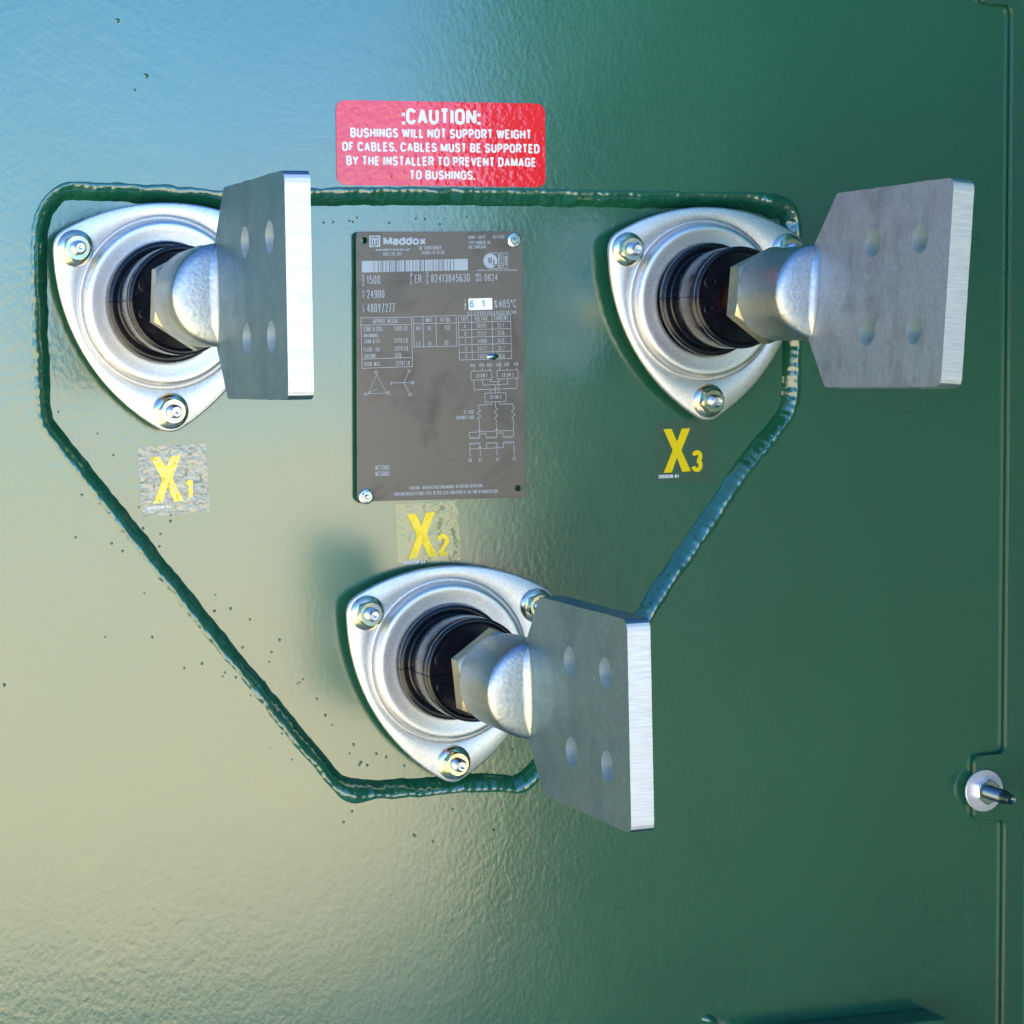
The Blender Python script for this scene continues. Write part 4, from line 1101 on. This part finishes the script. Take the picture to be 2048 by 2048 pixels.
def make_bushing():
    t = thing('transformer_bushing', '', 'bushing', (0, 0, 0), BG)
    make_flange().build('mounting_flange', M['zinc'], t, sharp=60)
    b = MB()
    b.lathe([(0.0305, -RECESS + 0.0002), (0.0455, -RECESS + 0.0002), (0.0462, -0.003), (0.0462, FLAT - 0.004), (0.0455, FLAT - 0.0030), (0.0305, FLAT - 0.0030)], 96)
    b.build('gasket', M['gasket'], t)
    for k, ang in enumerate((150, 30, 270)):
        a = math.radians(ang)
        c = (OFFX + RN * math.cos(a), RN * math.sin(a))
        b = MB()
        y = FLAT + 0.0001
        b.lathe([(0.0040, y), (0.0092, y), (0.0096, y + 0.0004), (0.0095, y + 0.0010), (0.0088, y + 0.0016), (0.0066, y + 0.0024), (0.0038, y + 0.0026)], 64)
        hex_nut(b, 0.0073, y + 0.0016, y + 0.0078, math.radians((16, 5, -8)[k]), bore=0.0036)
        nut = b.build('flange_nut', M['chromate'], t, sharp=28, mx=Matrix.Translation((c[0], 0, c[1])))
        b = MB()
        b.lathe([(0.0037, 0.001)] + thread(0.0037, FLAT + 0.004, FLAT + 0.0115, 0.0010) + [(0.0034, FLAT + 0.0118), (0.0026, FLAT + 0.0124), (0.0026, FLAT + 0.0148), (0.0023, FLAT + 0.0154), (0.0016, FLAT + 0.0154), (0.0010, FLAT + 0.0146), (0.0001, FLAT + 0.0143)], 36)
        b.build('threaded_stud', M['bright'], nut, sharp=50)
    b = MB()
    b.lathe(INS, 112)
    ins = b.build('insulator', M['epoxy'], t, sharp=50)
    # flash line left by the mould halves
    b = MB()
    for sgn in (-1,):
        P = [(r, y) for r, y in INS if y > 0.0148]
        V, F = [], []
        for i, (r, y) in enumerate(P):
            e = 0.00055
            pr, py = P[max(0, i - 1)]
            nr, ny = P[min(len(P) - 1, i + 1)]
            tx, ty = nr - pr, ny - py
            L = math.hypot(tx, ty) or 1
            ox, oy = ty / L * e, -tx / L * e
            V += [(sgn * r, -y, 0.00032), (sgn * (r + ox), -(y + oy), 0.00008), (sgn * (r + ox), -(y + oy), -0.00008), (sgn * r, -y, -0.00032)]
        for i in range(len(P) - 1):
            for k in range(3):
                F.append([i * 4 + k, i * 4 + k + 1, (i + 1) * 4 + k + 1, (i + 1) * 4 + k])
        b.add(V, F)
    b.build('seam', M['epoxy'], ins, sharp=50)
    for (mx_, mz, rr, tx) in ((-0.0195, 0.0078, 0.0036, ''), (-0.0205, -0.0068, 0.0026, '2')):
        b = MB()
        y = 0.0517
        b.lathe([(rr, y - 0.0002), (rr, y + 0.0002), (rr - 0.0003, y + 0.0003), (rr - 0.0005, y)], 28, 0, None, (mx_, mz))
        if tx:
            b.text('2', (mx_ - 0.0009, mz - 0.0013), (mx_ + 0.0009, mz - 0.0013), 0.0026, 0, y + 0.0002)
        else:
            for k in range(12):
                a = 2 * math.pi * k / 12
                x, z = mx_ + 0.0026 * math.cos(a), mz + 0.0026 * math.sin(a)
                if k % 3 == 0:
                    b.stroke([(x, z), (mx_ + 0.0017 * math.cos(a), mz + 0.0017 * math.sin(a))], 0.0002, y + 0.0002)
                else:
                    b.lathe([(0.0001, y + 0.0004), (0.0002, y + 0.0003), (0.00028, y)], 8, 0, None, (x, z))
            b.text('8', (mx_ - 0.0009, mz - 0.0008), (mx_ - 0.0002, mz - 0.0008), 0.0016, 0, y + 0.0002)
            b.text('0', (mx_ + 0.0002, mz - 0.0008), (mx_ + 0.0009, mz - 0.0008), 0.0016, 0, y + 0.0002)
        b.build('mould_mark', M['epoxy'], ins, sharp=50)
    b = MB()
    b.lathe([(0.0125, 0.042), (0.0125, 0.080)], 48)
    b.build('copper_stud', M['copper'], t)
    b = MB()
    hex_nut(b, 0.0262, 0.0790, 0.0908, 0.0, bore=0.013)
    b.build('hex_nut', M['brass'], t, sharp=25, bevel=0)
    b = MB()
    b.lathe([(0.0125, 0.0905), (0.0236, 0.0909), (0.0243, 0.0916), (0.0246, 0.0935), (0.0249, 0.1200), (0.0249, 0.1338), (0.0247, 0.1350), (0.0241, 0.1361), (0.0230, 0.1369), (0.0210, 0.1375), (0.0160, 0.1381), (0.0080, 0.1385), (0.0001, 0.1386)], 112)
    for sg in (-1, 1):                                      # cast fillet where the blade leaves the hub
        V, F = [], []
        rows, seg = 25, 7
        for i in range(rows):
            hh = -0.0226 + 0.0452 * i / (rows - 1)
            rf = 0.0042 * max(0.12, 1 - (abs(hh) / 0.0235) ** 4)
            ye = 0.1388 - 0.0018 * (abs(hh) / 0.0226) ** 3
            for k in range(seg + 1):
                a = math.pi / 2 * k / seg
                lat = 0.0027 + sg * (0.0057 + rf - rf * math.sin(a))
                V.append((lat, -(ye - 0.0002 + rf - rf * math.cos(a)), hh))
        for i in range(rows - 1):
            for k in range(seg):
                q = [i * (seg + 1) + k, i * (seg + 1) + k + 1, (i + 1) * (seg + 1) + k + 1, (i + 1) * (seg + 1) + k]
                F.append(q if sg < 0 else q[::-1])
        b.add(V, F)
    b.build('terminal_hub', M['hub'], t, sharp=60)
    b = blade_mesh()
    b.build('terminal_blade', [M['tin'], M['edge'], M['bore']], t, sharp=0, bevel=0.0009, seg=3)
    return t

def dup_tree(o, parent=None):
    c = o.copy()
    COL.objects.link(c)
    if parent:
        c.parent = parent
    for ch in list(o.children):
        dup_tree(ch, c)
    return c

proto = make_bushing()
BL = ['bushing at upper left, above the X1 sticker, its spade blade seen almost edge-on',
      'lowest bushing, directly below the X2 sticker, its spade blade pointing down to the right',
      'bushing at upper right, above the X3 sticker, its spade blade showing its broad mottled face']
HEXROT = (math.radians(30 + 3), math.radians(30 - 6), math.radians(30 + 6))
trees = [proto, dup_tree(proto), dup_tree(proto)]
for i, (u, v, a, tx, ty) in enumerate(BUSHINGS):
    t = trees[i]
    t.location = (u, 0, v)
    t['label'] = BL[i]
    d = Vector((tx, -1, ty)).normalized()
    tilt = Vector((0, -1, 0)).rotation_difference(d).to_matrix().to_4x4()
    for ch in t.children:
        kd = ch.name.split('.')[0]
        if kd in ('insulator', 'copper_stud'):
            ch.matrix_local = tilt @ Matrix.Rotation(-math.radians((0, 4, -1)[i]), 4, 'Y')
        elif kd == 'hex_nut':
            ch.matrix_local = tilt @ Matrix.Rotation(HEXROT[i], 4, 'Y')
        elif kd in ('terminal_hub', 'terminal_blade'):
            ch.matrix_local = tilt @ Matrix.Rotation(a, 4, 'Y')
            if i == 2 and kd == 'terminal_blade':           # blotched finish, base colour lightened to brighten this blade
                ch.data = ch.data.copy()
                ch.data.materials[0] = M['brightened']
        elif kd == 'flange_nut':
            ch.matrix_local = ch.matrix_basis @ Matrix.Rotation(random.uniform(-0.4, 0.4), 4, 'Y')

# ---------------------------------------------------------------- nameplate
np_ = thing('nameplate', 'dark grey engraved metal nameplate with white data tables, screwed between the two upper bushings', 'nameplate', (NP_CENTRE[0] / 1000, 0, NP_CENTRE[1] / 1000))
YP = -0.0008                                                # front of the plate; it stands a little off the sunk plate
b = MB()
holes = [circle(q[0] / 1000, q[1] / 1000, 0.0018, 24) for q in NP_HOLES]
b.prism([round_poly(mm(NP_CORNERS[::-1]), 0.0028, 6)] + holes, YP - 0.0009, YP)
dx, dz = NP_DENT[0] / 1000, NP_DENT[1] / 1000
b.lathe([(0.0001, YP + 0.0009), (0.0012, YP + 0.0008), (0.0022, YP + 0.00045), (0.0030, YP + 0.00015), (0.0036, YP - 0.00005)], 28, 5, Matrix.Translation((dx, 0, dz)) @ Matrix.Scale(0.55, 4, (0, 0, 1)))
y1, y2, y3 = YP + 0.00008, YP + 0.00016, YP + 0.00024
for t, xa, za, xb, zb, h, bo in NP_TEXT:
    b.text(t, (xa / 1000, za / 1000), (xb / 1000, zb / 1000), h / 1000, bo, y1, 1)
for t, xa, za, xb, zb, h, bo in NP_VTEXT:
    b.text(t, (xa / 1000, za / 1000), (xb / 1000, zb / 1000), h / 1000, bo, y1, 1)
for l in NP_LINES:
    b.strip(mm(l), 0.00027, y1 + 0.00002 + 2e-6 * (NP_LINES.index(l) % 8), 1)
for c, q in NP_QUADS:
    b.flat(mm(q), {1: y1, 2: y2, 3: y1}[c], c)
b.flat(circle(NP_DISC[0] / 1000, NP_DISC[1] / 1000, NP_DISC[2] / 1000, 40), y1, 1)
for t, xa, za, xb, zb, h, bo in NP_UL:
    b.text(t, (xa / 1000, za / 1000), (xb / 1000, zb / 1000), h / 1000, bo, y2, 2)
for t, xa, za, xb, zb, h, bo in NP_SIX:
    b.text(t, (xa / 1000, za / 1000), (xb / 1000, zb / 1000), h / 1000, bo, y2, 4)
b.build('plate', [M['plate'], M['let'], M['bar'], M['bare'], M['digit'], M['pin']], np_, sharp=30)
for q in NP_SCREWS:
    mx = Matrix.Translation((q[0] / 1000, -YP, q[1] / 1000))
    b = MB()
    b.lathe([(0.0040, 0.0), (0.0042, 0.0003), (0.0041, 0.0009), (0.0036, 0.0013), (0.0029, 0.0014), (0.0010, 0.0014)], 40)
    sc = b.build('screw', M['bright'], np_, mx=mx)
    b = MB()
    hex_nut(b, 0.0031, 0.0013, 0.0030, 0.4, bore=0.0014)
    b.lathe([(0.0014, 0.001), (0.0014, 0.0046), (0.0011, 0.0050), (0.0001, 0.0050)], 24)
    b.build('drive_pin', M['pin'], sc, sharp=28)

# ---------------------------------------------------------------- labels
ca = thing('caution_label', 'red vinyl label with rounded corners and white CAUTION lettering above the top weld', 'label', (CAUTION_CENTRE[0] / 1000, 0, CAUTION_CENTRE[1] / 1000))
b = MB()
b.prism([round_poly(mm(CAUTION_CORNERS[::-1]), 0.0058, 10)], 0.0002, 0.0005)
b.build('vinyl', M['red'], ca, sharp=0)
b = MB()
for t, xa, za, xb, zb, h, bo in CAUTION_TEXT:
    b.text(t, (xa / 1000, za / 1000), (xb / 1000, zb / 1000), h / 1000, bo, 0.00058)
b.build('lettering', M['white'], ca, sharp=0)
SL = ['clear wrinkled sticker with a yellow X1, under the upper left bushing',
      'clear sticker with a yellow X2 between the nameplate and the lowest bushing',
      'clear flat sticker with a yellow X3, under the upper right bushing']
for i, (c, q, X, dg_, no) in enumerate(STICKERS):
    st = thing('phase_sticker', SL[i], 'sticker', (c[0] / 1000, 0, c[1] / 1000), 'yellow lettered phase stickers')
    b = MB()
    yf = -RECESS + 0.00035
    b.flat(mm(q[::-1]), yf)
    b.build('film', M['film%d' % (i + 1)], st, sharp=0)
    b = MB()
    b.flat(mm(X[::-1]), yf + 0.00012)
    t, xa, za, xb, zb, h, bo = dg_
    b.text(t, (xa / 1000, za / 1000), (xb / 1000, zb / 1000), h / 1000, bo, yf + 0.00012, wt=0.2)
    b.build('phase_letter', M['yellow1' if i == 0 else 'yellow'], st, sharp=0)
    b = MB()
    t, xa, za, xb, zb, h, bo = no
    b.text(t, (xa / 1000, za / 1000), (xb / 1000, zb / 1000), h / 1000, bo, yf + 0.00012)
    b.build('part_number', M['whiteno'], st, sharp=0)

# unit and camera leaned back together to lower the horizon reflected in the paint
lean = Matrix.Rotation(-math.radians(LEAN), 4, 'X')
for o in bpy.data.objects:
    if o.parent is None and o.name not in ('ground', 'sun'):
        o.matrix_world = lean @ o.matrix_basis
